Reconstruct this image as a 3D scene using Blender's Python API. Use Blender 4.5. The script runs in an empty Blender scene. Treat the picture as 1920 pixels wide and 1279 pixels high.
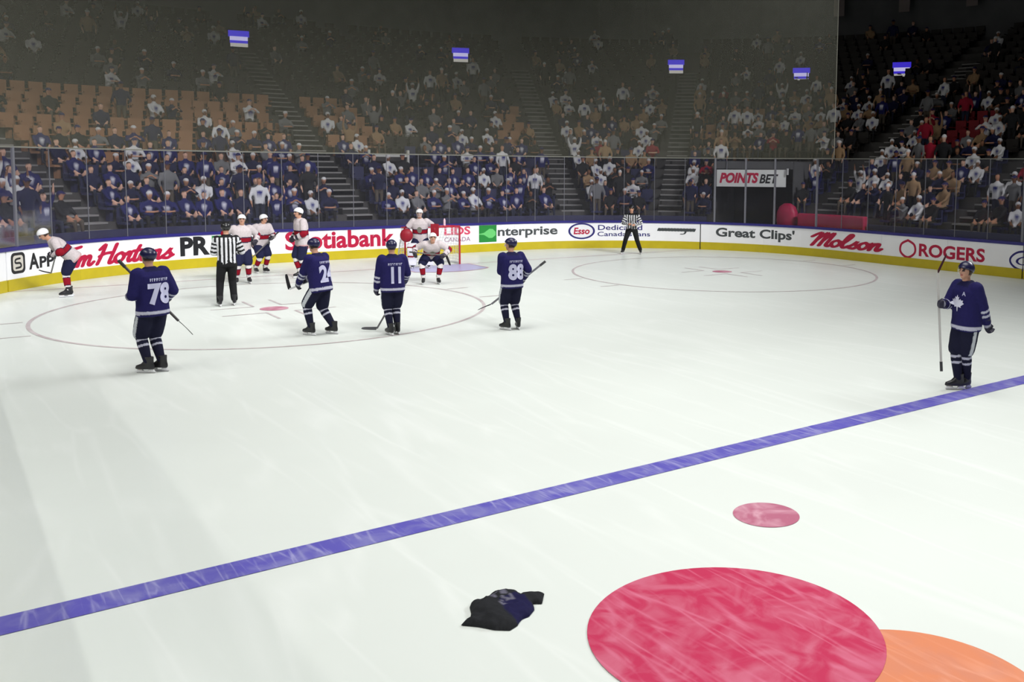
import bpy, bmesh, math, random
import numpy as np
from mathutils import Vector, Matrix, noise
from mathutils.bvhtree import BVHTree

C = bpy.context.scene.collection
sc = bpy.context.scene
PI = math.pi

# ------------------------------------------------------------------ camera, world, lights, exposure
CAM = Vector((-12.75, 0.316, 3.2051))
YAW, PITCH, ROLL, F, CX, CY = 0.6435, 0.0879, 0.0096, 1740.81, 202.61, -175.65
fw = Vector((math.sin(YAW) * math.cos(PITCH), math.cos(YAW) * math.cos(PITCH), -math.sin(PITCH)))
r0 = Vector((math.cos(YAW), -math.sin(YAW), 0)); u0 = r0.cross(fw)
rr = r0 * math.cos(ROLL) + u0 * math.sin(ROLL); uu = u0 * math.cos(ROLL) - r0 * math.sin(ROLL)
cd = bpy.data.cameras.new('camera'); cam = bpy.data.objects.new('camera', cd); C.objects.link(cam)
cam.matrix_world = Matrix(((rr.x, uu.x, -fw.x, CAM.x), (rr.y, uu.y, -fw.y, CAM.y), (rr.z, uu.z, -fw.z, CAM.z), (0, 0, 0, 1)))
cd.sensor_fit = 'HORIZONTAL'; cd.sensor_width = 36; cd.lens = F / 1920 * 36
cd.shift_x = -CX / 1920; cd.shift_y = CY / 1920; cd.clip_start = 0.1; cd.clip_end = 400
sc.camera = cam

wd = bpy.data.worlds.new('world'); sc.world = wd; wd.use_nodes = True
wd.node_tree.nodes['Background'].inputs[0].default_value = (0.5, 0.52, 0.6, 1)
wd.node_tree.nodes['Background'].inputs[1].default_value = 0.04

def area(name, loc, target, sx, sy, power, spread, col=(1, 1, 1)):
    l = bpy.data.lights.new(name, 'AREA'); l.shape = 'RECTANGLE'; l.size = sx; l.size_y = sy
    l.energy = power; l.spread = math.radians(spread); l.color = col
    o = bpy.data.objects.new(name, l); C.objects.link(o); o.location = loc
    z = (Vector(loc) - Vector(target)).normalized(); y = Vector((0, 1, 0)); y = (y - z * y.dot(z)).normalized(); x = y.cross(z)
    o.rotation_euler = Matrix((x, y, z)).transposed().to_euler()
    return o
area('light_truss_left', (-30, 10, 22), (-2, 12, 0), 0.7, 46, 1150, 66, (1, 0.985, 0.94))
area('light_truss_right', (27, 8, 22), (-8, 10, 0), 1.2, 40, 1300, 50, (0.97, 0.985, 1))
area('light_truss_middle', (-4, 8, 21), (-4.5, 8.5, 0), 14, 28, 1480, 76, (1, 1, 0.97))
area('light_truss_end', (0, -4, 20), (-1, 28.5, 0), 30, 1.5, 1250, 34, (1, 1, 1))
sc.view_settings.view_transform = 'Standard'; sc.view_settings.look = 'None'
sc.view_settings.gamma = 1; sc.view_settings.use_curve_mapping = False
sc.view_settings.exposure = 0.0

# ------------------------------------------------------------------ helpers
def lin(c):
    return tuple(((x / 255) / 12.92 if x / 255 <= 0.04045 else ((x / 255 + 0.055) / 1.055) ** 2.4) for x in c)
def L4(c): return (*lin(c), 1)
MATS = {}
def mat(name, rgb, rough=0.6, metal=0.0, spec=0.3, var=0.0, scale=8.0, vcol=False, emit=0, coat=0, bump=0):
    if name in MATS: return MATS[name]
    m = bpy.data.materials.new(name); m.use_nodes = True; nt = m.node_tree; b = nt.nodes['Principled BSDF']
    b.inputs['Base Color'].default_value = L4(rgb); b.inputs['Roughness'].default_value = rough
    b.inputs['Metallic'].default_value = metal; b.inputs['Specular IOR Level'].default_value = spec
    if vcol:
        a = nt.nodes.new('ShaderNodeVertexColor'); a.layer_name = 'Col'; src = a.outputs[0]
    else:
        a = nt.nodes.new('ShaderNodeRGB'); a.outputs[0].default_value = L4(rgb); src = a.outputs[0]
    tc = nt.nodes.new('ShaderNodeTexCoord')
    if var > 0:
        n = nt.nodes.new('ShaderNodeTexNoise'); n.inputs['Scale'].default_value = scale; n.inputs['Detail'].default_value = 5
        nt.links.new(tc.outputs['Object'], n.inputs['Vector'])
        mr = nt.nodes.new('ShaderNodeMapRange'); mr.inputs[1].default_value = 0.3; mr.inputs[2].default_value = 0.7
        mr.inputs[3].default_value = 1 - var; mr.inputs[4].default_value = 1 + var
        nt.links.new(n.outputs[0], mr.inputs[0])
        vm = nt.nodes.new('ShaderNodeVectorMath'); vm.operation = 'SCALE'
        nt.links.new(src, vm.inputs[0]); nt.links.new(mr.outputs[0], vm.inputs['Scale']); src = vm.outputs[0]
    nt.links.new(src, b.inputs['Base Color'])
    if bump:
        n2 = nt.nodes.new('ShaderNodeTexNoise'); n2.inputs['Scale'].default_value = scale * 3
        nt.links.new(tc.outputs['Object'], n2.inputs['Vector'])
        bp = nt.nodes.new('ShaderNodeBump'); bp.inputs['Strength'].default_value = bump; bp.inputs['Distance'].default_value = 0.02
        nt.links.new(n2.outputs[0], bp.inputs['Height']); nt.links.new(bp.outputs[0], b.inputs['Normal'])
    if emit:
        b.inputs['Emission Color'].default_value = L4(rgb); b.inputs['Emission Strength'].default_value = emit
    if coat: b.inputs['Coat Weight'].default_value = coat
    MATS[name] = m; return m

def mk(name, me, parent=None, m=None):
    o = bpy.data.objects.new(name, me); C.objects.link(o)
    if parent: o.parent = parent
    if m is not None and len(me.materials) == 0:
        for x in (m if isinstance(m, (list, tuple)) else [m]): me.materials.append(x)
    return o
def mesh(name, V, Fs, mi=None, smooth=False):
    me = bpy.data.meshes.new(name); me.from_pydata([tuple(v) for v in V], [], Fs)
    if mi is not None: me.polygons.foreach_set('material_index', mi)
    if smooth: me.polygons.foreach_set('use_smooth', [True] * len(me.polygons))
    me.update(); return me
def tag(o, label=None, cat=None, group=None, kind=None):
    if label: o['label'] = label
    if cat: o['category'] = cat
    if group: o['group'] = group
    if kind: o['kind'] = kind
    return o
def empty(name, loc=(0, 0, 0), rz=0):
    o = bpy.data.objects.new(name, None); C.objects.link(o); o.location = loc; o.rotation_euler = (0, 0, rz)
    o.empty_display_size = 0.2; return o
class MB:
    def __init__(s): s.V = []; s.F = []; s.M = []
    def add(s, V, Fs, m=0):
        n = len(s.V); s.V += [tuple(v) for v in V]; s.F += [tuple(i + n for i in f) for f in Fs]; s.M += [m] * len(Fs); return s
    def box(s, a, b, m=0, fr=None):
        V = [Vector((x, y, z)) for x in (a[0], b[0]) for y in (a[1], b[1]) for z in (a[2], b[2])]
        if fr: V = [fr(v) for v in V]
        return s.add(V, [(0, 1, 3, 2), (4, 6, 7, 5), (0, 4, 5, 1), (2, 3, 7, 6), (0, 2, 6, 4), (1, 5, 7, 3)], m)
    def tube(s, pts, r, n=8, m=0, cap=True):
        pts = [Vector(p) for p in pts]; rs = r if isinstance(r, (list, tuple)) else [r] * len(pts); V = []; Fs = []
        for i, p in enumerate(pts):
            d = (pts[min(i + 1, len(pts) - 1)] - pts[max(i - 1, 0)]).normalized()
            a = d.orthogonal() if abs(d.z) > 0.9 else Vector((0, 0, 1)).cross(d)
            a.normalize(); b = d.cross(a)
            V += [p + (a * math.cos(t * 2 * PI / n) + b * math.sin(t * 2 * PI / n)) * rs[i] for t in range(n)]
        for i in range(len(pts) - 1):
            for t in range(n):
                Fs.append((i * n + t, i * n + (t + 1) % n, (i + 1) * n + (t + 1) % n, (i + 1) * n + t))
        if cap: Fs.append(tuple(range(n - 1, -1, -1))); Fs.append(tuple((len(pts) - 1) * n + t for t in range(n)))
        return s.add(V, Fs, m)
    def ball(s, c, r, n=8, k=6, m=0, R=None):
        c = Vector(c); r = Vector(r) if isinstance(r, (tuple, list, Vector)) else Vector((r, r, r)); V = []; Fs = []
        for j in range(k + 1):
            th = PI * j / k
            for i in range(n):
                v = Vector((r.x * math.sin(th) * math.cos(2 * PI * i / n), r.y * math.sin(th) * math.sin(2 * PI * i / n), r.z * math.cos(th)))
                V.append(c + (R @ v if R else v))
        for j in range(k):
            for i in range(n): Fs.append((j * n + i, (j + 1) * n + i, (j + 1) * n + (i + 1) % n, j * n + (i + 1) % n))
        return s.add(V, Fs, m)
    def cap(s, p0, p1, r0, r1, n=12, m=0):
        p0 = Vector(p0); p1 = Vector(p1); d = (p1 - p0)
        if d.length < 1e-5: return s.ball(p0, r0)
        d.normalize(); P = []; R = []
        for t in (90, 60, 30): P.append(p0 - d * r0 * math.sin(math.radians(t))); R.append(max(0.002, r0 * math.cos(math.radians(t))))
        for t in (0, .5, 1): P.append(p0.lerp(p1, t)); R.append(r0 * (1 - t) + r1 * t)
        for t in (30, 60, 90): P.append(p1 + d * r1 * math.sin(math.radians(t))); R.append(max(0.002, r1 * math.cos(math.radians(t))))
        return s.tube(P, R, n, m)
    def loft(s, st, n=18, m=0, e=2.4):
        # stations: (centre, axis x * rx, axis y * ry)
        V = []; Fs = []
        for c, ax, ay in st:
            for i in range(n):
                t = 2 * PI * i / n; cx_, sy_ = math.cos(t), math.sin(t)
                V.append(Vector(c) + ax * (math.copysign(abs(cx_) ** (2 / e), cx_)) + ay * (math.copysign(abs(sy_) ** (2 / e), sy_)))
        for j in range(len(st) - 1):
            for i in range(n): Fs.append((j * n + i, j * n + (i + 1) % n, (j + 1) * n + (i + 1) % n, (j + 1) * n + i))
        Fs.append(tuple(range(n - 1, -1, -1))); Fs.append(tuple((len(st) - 1) * n + t for t in range(n)))
        return s.add(V, Fs, m)
    def mesh(s, name='m', smooth=False): return mesh(name, s.V, s.F, s.M, smooth)
    def build(s, name, mats, parent=None, smooth=False):
        return mk(name, s.mesh(name, smooth), parent, mats)

def fuse(mb, voxel, colfn=None, smooth=2, wrinkle=0, dec=None, seed=0):
    """one continuous surface out of overlapping pieces"""
    me = mb.mesh('tmp'); bm = bmesh.new(); bm.from_mesh(me); bmesh.ops.recalc_face_normals(bm, faces=bm.faces); bm.to_mesh(me); bm.free()
    o = bpy.data.objects.new('tmp', me); C.objects.link(o)
    r = o.modifiers.new('r', 'REMESH'); r.mode = 'VOXEL'; r.voxel_size = voxel
    if smooth: q = o.modifiers.new('s', 'SMOOTH'); q.iterations = smooth; q.factor = 0.5
    if dec: d = o.modifiers.new('d', 'DECIMATE'); d.ratio = dec
    dg = bpy.context.evaluated_depsgraph_get(); out = bpy.data.meshes.new_from_object(o.evaluated_get(dg))
    bpy.data.objects.remove(o); bpy.data.meshes.remove(me)
    out.materials.clear()
    nrm_ = [v.normal.copy() for v in out.vertices]
    if wrinkle:
        q = []
        for v, nv in zip(out.vertices, nrm_):
            p = v.co; w = noise.noise(Vector((p.x * 9 + seed, p.y * 9, p.z * 4.5))) + 0.5 * noise.noise(Vector((p.x * 20, p.y * 20 + seed, p.z * 11)))
            q += (p + nv * w * wrinkle)[:]
        out.vertices.foreach_set('co', q)
    if colfn:
        ca = out.color_attributes.new('Col', 'FLOAT_COLOR', 'POINT')
        buf = []
        for v, nv in zip(out.vertices, nrm_): buf += [*lin(colfn(v.co, nv)), 1.0]
        ca.data.foreach_set('color', buf)
    out.polygons.foreach_set('use_smooth', [True] * len(out.polygons)); out.update()
    return out

# ------------------------------------------------------------------ rink outline: s runs up the left side, round the end, down the right
HW, LE, RC = 12.95, 30.48, 8.53
S1 = LE - RC; S2 = S1 + RC * PI / 2; S3 = S2 + 2 * (HW - RC); S4 = S3 + RC * PI / 2
def base(s):
    if s < S1: return Vector((-HW, s, 0)), Vector((-1, 0, 0))
    if s < S2:
        a = (s - S1) / RC; n = Vector((-math.cos(a), math.sin(a), 0)); return Vector((-HW + RC, LE - RC, 0)) + n * RC, n
    if s < S3: return Vector((-HW + RC + s - S2, LE, 0)), Vector((0, 1, 0))
    if s < S4:
        a = (s - S3) / RC; n = Vector((math.sin(a), math.cos(a), 0)); return Vector((HW - RC, LE - RC, 0)) + n * RC, n
    return Vector((HW, LE - RC - (s - S4), 0)), Vector((1, 0, 0))
def at(s, d, z):
    p, n = base(s); q = p + n * d; return Vector((q.x, q.y, z))
def stretch(s, d):  # how much longer the offset path is than the boards here
    return (RC + d) / RC if (S1 < s < S2 or S3 < s < S4) else 1.0
def srange(a, b, step=0.35):
    n = max(1, int(math.ceil((b - a) / step))); return [a + (b - a) * i / n for i in range(n + 1)]
def strip(mb, sa, sb, d0, d1, z0, z1, m=0, step=0.35):
    S = srange(sa, sb, step); V = []; Fs = []
    for s in S: V += [at(s, d0, z0), at(s, d1, z0), at(s, d1, z1), at(s, d0, z1)]
    for i in range(len(S) - 1):
        for k in range(4): Fs.append((i * 4 + k, i * 4 + (k + 1) % 4, i * 4 + 4 + (k + 1) % 4, i * 4 + 4 + k))
    Fs.append((0, 3, 2, 1)); n = (len(S) - 1) * 4; Fs.append((n, n + 1, n + 2, n + 3))
    return mb.add(V, Fs, m)
SA, SB = 2.0, 76.0

# ------------------------------------------------------------------ materials
def ice_mat(name, rgb, scratch=None, amt=0.0, scale=6, rough=0.32, mott=None, mamt=0):
    m = bpy.data.materials.new(name); m.use_nodes = True; nt = m.node_tree; b = nt.nodes['Principled BSDF']; N = nt.nodes.new; Lk = nt.links.new
    b.inputs['Roughness'].default_value = rough; b.inputs['Specular IOR Level'].default_value = 0.22
    tc = N('ShaderNodeTexCoord')
    n = N('ShaderNodeTexNoise'); n.inputs['Scale'].default_value = 0.35; n.inputs['Detail'].default_value = 4; Lk(tc.outputs['Object'], n.inputs['Vector'])
    mr = N('ShaderNodeMapRange'); mr.inputs[1].default_value = .3; mr.inputs[2].default_value = .7; mr.inputs[3].default_value = 0.965; mr.inputs[4].default_value = 1.02
    Lk(n.outputs[0], mr.inputs[0])
    rgbn = N('ShaderNodeRGB'); rgbn.outputs[0].default_value = L4(rgb); src = rgbn.outputs[0]
    if mott:
        n2 = N('ShaderNodeTexNoise'); n2.inputs['Scale'].default_value = 3.2; n2.inputs['Detail'].default_value = 6; n2.inputs['Distortion'].default_value = 1.2
        Lk(tc.outputs['Object'], n2.inputs['Vector'])
        r2 = N('ShaderNodeMapRange'); r2.inputs[1].default_value = .42; r2.inputs[2].default_value = .68; r2.inputs[3].default_value = 0; r2.inputs[4].default_value = mamt
        Lk(n2.outputs[0], r2.inputs[0]); mx = N('ShaderNodeMix'); mx.data_type = 'RGBA'; Lk(r2.outputs[0], mx.inputs[0]); Lk(src, mx.inputs[6]); mx.inputs[7].default_value = L4(mott); src = mx.outputs[2]
    if scratch:
        for ang, sc_ in ((0.5, 1.0), (-0.7, 1.35), (1.4, 0.8)):
            mp = N('ShaderNodeMapping'); mp.inputs['Rotation'].default_value = (0, 0, ang); mp.inputs['Scale'].default_value = (scale * sc_, scale * sc_ * .13, 1)
            Lk(tc.outputs['Object'], mp.inputs[0])
            vo = N('ShaderNodeTexVoronoi'); vo.feature = 'DISTANCE_TO_EDGE'; vo.inputs['Scale'].default_value = 1; vo.inputs['Randomness'].default_value = 1
            nd = N('ShaderNodeTexNoise'); nd.inputs['Scale'].default_value = 1.5; Lk(mp.outputs[0], nd.inputs['Vector'])
            ad = N('ShaderNodeVectorMath'); ad.operation = 'MULTIPLY_ADD'; ad.inputs[1].default_value = (.25, .25, .25); Lk(nd.outputs['Color'], ad.inputs[0]); Lk(mp.outputs[0], ad.inputs[2])
            Lk(ad.outputs[0], vo.inputs['Vector'])
            r3 = N('ShaderNodeMapRange'); r3.inputs[1].default_value = 0.0; r3.inputs[2].default_value = 0.045; r3.inputs[3].default_value = amt; r3.inputs[4].default_value = 0
            Lk(vo.outputs[0], r3.inputs[0])
            n4 = N('ShaderNodeTexNoise'); n4.inputs['Scale'].default_value = 2.3; Lk(mp.outputs[0], n4.inputs['Vector'])
            r4 = N('ShaderNodeMapRange'); r4.inputs[1].default_value = .45; r4.inputs[2].default_value = .6; Lk(n4.outputs[0], r4.inputs[0])
            mu = N('ShaderNodeMath'); mu.operation = 'MULTIPLY'; Lk(r3.outputs[0], mu.inputs[0]); Lk(r4.outputs[0], mu.inputs[1])
            mx = N('ShaderNodeMix'); mx.data_type = 'RGBA'; Lk(mu.outputs[0], mx.inputs[0]); Lk(src, mx.inputs[6]); mx.inputs[7].default_value = L4(scratch); src = mx.outputs[2]
    vm = N('ShaderNodeVectorMath'); vm.operation = 'SCALE'; Lk(src, vm.inputs[0]); Lk(mr.outputs[0], vm.inputs['Scale'])
    Lk(vm.outputs[0], b.inputs['Base Color']); return m
M_ICE = ice_mat('ice', (222, 227, 222), scratch=(240, 243, 240), amt=0.25, scale=1.1)
M_BLUE = ice_mat('ice_blue_paint', (98, 92, 180), scratch=(176, 174, 214), amt=.5, scale=5, mott=(136, 134, 190), mamt=.75)
M_RED = ice_mat('ice_red_paint', (192, 58, 92), scratch=(216, 126, 152), amt=.6, scale=3.4, mott=(204, 108, 132), mamt=.9)
M_ORANGE = ice_mat('ice_orange_paint', (220, 138, 102), mott=(210, 138, 114), mamt=.6, scratch=(240, 175, 150), amt=.3, scale=4)
M_DOT = ice_mat('ice_faded_red_paint', (182, 108, 132), mott=(214, 165, 180), mamt=.9)
M_LINE = ice_mat('ice_thin_line_paint', (188, 174, 176), mott=(212, 206, 206), mamt=.8)
M_GOALLINE = ice_mat('ice_goal_line_paint', (205, 165, 180), mott=(220, 200, 208), mamt=.7)
M_CREASE = ice_mat('ice_crease_paint', (176, 174, 212))
M_CLOTH = mat('woven_cloth', (200, 200, 200), rough=.85, spec=.15, vcol=True, var=.08, scale=30, bump=.15)
M_PLASTIC = mat('moulded_plastic', (200, 200, 200), rough=.35, spec=.45, vcol=True)
M_SKIN = mat('skin', (190, 140, 115), rough=.55, vcol=True, var=.05)
M_LEATHER = mat('glove_leather', (40, 40, 60), rough=.5, vcol=True)
M_WHITE = mat('white_board_plastic', (238, 238, 241), rough=.3, spec=.4, var=.015, scale=2)
M_YELLOW = mat('yellow_kick_plate', (186, 168, 28), rough=.35, spec=.4, var=.06, scale=3)
M_RAIL = mat('blue_cap_rail', (42, 38, 116), rough=.35, spec=.4)
M_SEAM = mat('dark_seam', (95, 98, 96), rough=.6)
M_STEEL = mat('brushed_steel', (165, 165, 168), rough=.35, metal=.7)
M_POST = mat('aluminium_post', (120, 120, 128), rough=.45, metal=.3)
M_CONC = mat('dark_concrete', (74, 72, 70), rough=.85, var=.12, scale=3)
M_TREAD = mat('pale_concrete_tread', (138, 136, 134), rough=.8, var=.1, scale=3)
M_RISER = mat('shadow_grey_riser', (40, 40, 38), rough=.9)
M_DARK = mat('charcoal_wall', (86, 86, 88), rough=.9, var=.1, scale=1)
M_BLACK = mat('black_rubber', (22, 22, 24), rough=.6)
M_REDPAINT = mat('goal_red_paint', (165, 24, 48), rough=.35, spec=.5)
M_NETTING = mat('white_cord', (215, 215, 215), rough=.8)

def glass_mat(name, tint, refl, haze=0.0):
    m = bpy.data.materials.new(name); m.use_nodes = True; nt = m.node_tree; nt.nodes.clear(); N = nt.nodes.new; Lk = nt.links.new
    out = N('ShaderNodeOutputMaterial'); t = N('ShaderNodeBsdfTransparent'); t.inputs[0].default_value = (*tint, 1)
    g = N('ShaderNodeBsdfGlossy'); g.inputs['Roughness'].default_value = 0.06; g.inputs[0].default_value = (.9, .92, 1, 1)
    f = N('ShaderNodeFresnel'); f.inputs[0].default_value = 1.35
    mu = N('ShaderNodeMath'); mu.operation = 'MULTIPLY'; mu.inputs[1].default_value = refl; Lk(f.outputs[0], mu.inputs[0])
    mx = N('ShaderNodeMixShader'); Lk(mu.outputs[0], mx.inputs[0]); Lk(t.outputs[0], mx.inputs[1]); Lk(g.outputs[0], mx.inputs[2]); last = mx.outputs[0]
    if haze:
        d = N('ShaderNodeBsdfDiffuse'); d.inputs[0].default_value = (.5, .5, .55, 1); m2 = N('ShaderNodeMixShader'); m2.inputs[0].default_value = haze
        Lk(last, m2.inputs[1]); Lk(d.outputs[0], m2.inputs[2]); last = m2.outputs[0]
    Lk(last, out.inputs[0]); return m
M_GLASS = glass_mat('rink_glass', (.93, .93, .95), 0.2, .022)
M_GLASS_SIDE = glass_mat('rink_side_glass', (.93, .94, .93), 0.3, .02)
def net_mat():
    m = bpy.data.materials.new('hanging_net_mesh'); m.use_nodes = True; nt = m.node_tree; nt.nodes.clear(); N = nt.nodes.new; Lk = nt.links.new
    out = N('ShaderNodeOutputMaterial'); t = N('ShaderNodeBsdfTransparent'); t.inputs[0].default_value = (1, 1, 1, 1)
    d = N('ShaderNodeBsdfDiffuse'); d.inputs[0].default_value = (.62, .62, .5, 1); tl = N('ShaderNodeBsdfTranslucent'); tl.inputs[0].default_value = (.62, .62, .5, 1)
    m1 = N('ShaderNodeMixShader'); m1.inputs[0].default_value = .5; Lk(d.outputs[0], m1.inputs[1]); Lk(tl.outputs[0], m1.inputs[2])
    m2 = N('ShaderNodeMixShader'); m2.inputs[0].default_value = NETF; Lk(t.outputs[0], m2.inputs[1]); Lk(m1.outputs[0], m2.inputs[2]); Lk(m2.outputs[0], out.inputs[0]); return m
NETF = 0.15
M_NET = net_mat()

# ------------------------------------------------------------------ floor: concrete apron and the ice sheet with its painted markings
floor = MB().box((-60, -30, -0.4), (70, 95, -0.12)).build('floor', M_CONC); tag(floor, 'dark concrete floor around the rink', kind='structure')
S_ = [0.0] + srange(2, S4, .4) + [S4 + S1]
outl = [at(s, 0.1, 0) for s in S_]; outl += [Vector((HW + .1, -18, 0)), Vector((-HW - .1, -18, 0))]
n = len(outl); V = [(p.x, p.y, 0) for p in outl] + [(p.x, p.y, -0.12) for p in outl]
ice = mk('floor', mesh('floor', V, [tuple(range(n - 1, -1, -1)), tuple(range(n, 2 * n))] + [(i, (i + 1) % n, n + (i + 1) % n, n + i) for i in range(n)]), None, M_ICE)
tag(ice, 'white ice sheet of the rink', kind='structure')
if ice.data.polygons[0].normal.z < 0: ice.data.flip_normals()
def flat(name, polys, m, z=0.004, label=None):
    V = []; Fs = []
    for P in polys:
        k = len(V); V += [(p[0], p[1], z) for p in P]; Fs.append(tuple(range(k, k + len(P))))
    me = mesh(name, V, Fs); bm = bmesh.new(); bm.from_mesh(me)
    for f in bm.faces:
        f.normal_update()
        if f.normal.z < 0: f.normal_flip()
    bm.to_mesh(me); bm.free(); o = mk(name, me, ice, m)
    if label: o['label'] = label
    return o
def ringp(cx, cy, r0, r1, a0=0, a1=2 * PI, n=72):
    P = []
    for i in range(n):
        t0 = a0 + (a1 - a0) * i / n; t1 = a0 + (a1 - a0) * (i + 1) / n
        P.append([(cx + r0 * math.cos(t0), cy + r0 * math.sin(t0)), (cx + r1 * math.cos(t0), cy + r1 * math.sin(t0)), (cx + r1 * math.cos(t1), cy + r1 * math.sin(t1)), (cx + r0 * math.cos(t1), cy + r0 * math.sin(t1))])
    return P
def disc(cx, cy, r, n=72): return [[(cx + r * math.cos(2 * PI * i / n), cy + r * math.sin(2 * PI * i / n)) for i in range(n)]]
def rect(x0, y0, x1, y1): return [[(x0, y0), (x1, y0), (x1, y1), (x0, y1)]]
flat('blue_line', rect(-HW, 7.62, HW, 7.93), M_BLUE)
wline = 27.13; hwl = HW - 0.62
flat('goal_line', rect(-hwl, wline - .03, hwl, wline + .03), M_GOALLINE)
for cx in (-6.7, 6.7):
    P = ringp(cx, 21.03, 4.53, 4.605, n=96)
    for sx in (-1, 1):
        for dy in (-.87, .87): P += rect(cx + sx * 4.6, 21.03 + dy - .03, cx + sx * 5.2, 21.03 + dy + .03)
    for sx in (-1, 1):
        for sy in (-1, 1):
            x0 = cx + sx * .3; y0 = 21.03 + sy * .5
            P += rect(min(x0, x0 + sx * .9), y0 - .03, max(x0, x0 + sx * .9), y0 + .03) + rect(x0 - .03, min(y0, y0 + sy * .9), x0 + .03, max(y0, y0 + sy * .9))
    flat('faceoff_circle', P, M_LINE)
    flat('faceoff_dot', disc(cx, 21.03, .3), M_DOT)
flat('faceoff_dot', disc(-6.65, 6.16, .305), M_DOT)
cr = [(-1.22, wline), (1.22, wline), (1.22, wline - 1.37)] + [(1.83 * math.sin(a), wline - 1.83 * math.cos(a)) for a in [math.radians(t) for t in range(40, -41, -5)]] + [(-1.22, wline - 1.37)]
flat('goal_crease', [cr], M_CREASE)
P = []
for a, b in zip(cr[1:], cr[2:] + cr[:1]):
    d = (Vector(b) - Vector(a)); d.normalize(); nn = Vector((-d.y, d.x)) * .025
    P.append([tuple(Vector(a) - nn), tuple(Vector(b) - nn), tuple(Vector(b) + nn), tuple(Vector(a) + nn)])
flat('crease_outline', P, M_DOT, z=.007)
flat('ice_emblem', disc(-8.02, 3.53, .80), M_ORANGE, z=.004, label='orange circle painted on the ice, partly covered by the red one')
flat('ice_emblem', disc(-8.40, 4.76, 1.016), M_RED, z=.008, label='large red circle painted on the ice')

# ------------------------------------------------------------------ dasher boards
boards = empty('dasher_boards'); tag(boards, 'white rink boards with yellow kick plate and blue cap rail around the ice', 'rink boards')
seams = [2.0 + 0]; s = 2.0
cuts = sorted(set([round(x, 3) for x in [27.463, 52.05, 64.65]])); allc = [SA]
marks = [SA] + cuts + [SB]
for a, b in zip(marks[:-1], marks[1:]):
    k = max(1, round((b - a) / 2.44))
    for i in range(1, k + 1): allc.append(a + (b - a) * i / k)
for a, b in zip(allc[:-1], allc[1:]):
    ga = .022 if any(abs(a - c) < .01 for c in cuts) else .002
    gb = .022 if any(abs(b - c) < .01 for c in cuts) else .002
    mb = MB(); strip(mb, a + ga, b - gb, 0.0, .06, .27, .985); mb.build('board_panel', M_WHITE, boards)
    mb = MB(); strip(mb, a + ga, b - gb, -.018, .06, 0.002, .29); mb.build('kick_plate', M_YELLOW, boards)
mb = MB(); strip(mb, SA, SB, .065, .10, 0, .98); mb.build('board_backing', M_SEAM, boards)
mb = MB(); strip(mb, SA, SB, -.03, .16, .985, 1.07); mb.build('cap_rail', M_RAIL, boards)

# lettering on the boards ------------------------------------------------
def text_mesh(body, size=1, shear=0, off=0, space=1):
    c = bpy.data.curves.new('t', 'FONT'); c.body = body; c.size = size; c.shear = shear; c.offset = off; c.space_character = space; c.resolution_u = 4
    o = bpy.data.objects.new('t', c); C.objects.link(o); dg = bpy.context.evaluated_depsgraph_get()
    me = bpy.data.meshes.new_from_object(o.evaluated_get(dg)); bpy.data.objects.remove(o); bpy.data.curves.remove(c)
    bm = bmesh.new(); bm.from_mesh(me); bpy.data.meshes.remove(me); return bm
def fit(bm, w0, w1, h0, h1, bis=0.12):
    xs = [v.co.x for v in bm.verts]; ys = [v.co.y for v in bm.verts]
    ax, bx, ay, by = min(xs), max(xs), min(ys), max(ys)
    for v in bm.verts: v.co = Vector((w0 + (v.co.x - ax) / (bx - ax) * (w1 - w0), h0 + (v.co.y - ay) / (by - ay) * (h1 - h0), v.co.z))
    x = w0 + bis
    while x < w1:
        bmesh.ops.bisect_plane(bm, geom=list(bm.verts) + list(bm.edges) + list(bm.faces), plane_co=(x, 0, 0), plane_no=(1, 0, 0)); x += bis
    return bm
def finish(bm, fn, name, m, parent):
    for v in bm.verts: v.co = fn(v.co)
    me = bpy.data.meshes.new(name); bm.to_mesh(me); bm.free(); me.materials.clear(); return mk(name, me, parent, m)
def on_board(d=-.004): return lambda c: at(c.x, d - c.z, c.y)
def ribbon(strokes, w, shear=0):
    bm = bmesh.new()
    def quad(P):
        vs = [bm.verts.new((p[0] + shear * p[1], p[1], len(bm.faces) * 4e-5)) for p in P]; bm.faces.new(vs)
    for st in strokes:
        P = [Vector(p) for p in st]; Q = []
        if len(P) == 2: Q = P
        else:
            for i in range(len(P) - 1):
                a = P[max(i - 1, 0)]; b = P[i]; c = P[i + 1]; d = P[min(i + 2, len(P) - 1)]
                for k in range(5):
                    t = k / 5; Q.append(0.5 * ((2 * b) + (c - a) * t + (2 * a - 5 * b + 4 * c - d) * t * t + (-a + 3 * b - 3 * c + d) * t ** 3))
            Q.append(P[-1])
        for a, b in zip(Q[:-1], Q[1:]):
            d = b - a
            if d.length < 1e-6: continue
            d.normalize(); nn = Vector((-d.y, d.x)) * w / 2; e = d * w * .12
            quad([a - nn - e, b - nn + e, b + nn + e, a + nn - e])
        for e in (Q[0], Q[-1]):
            quad([(e.x + w / 2 * math.cos(t * PI / 4), e.y + w / 2 * math.sin(t * PI / 4)) for t in range(8)])
    return bm
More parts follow.
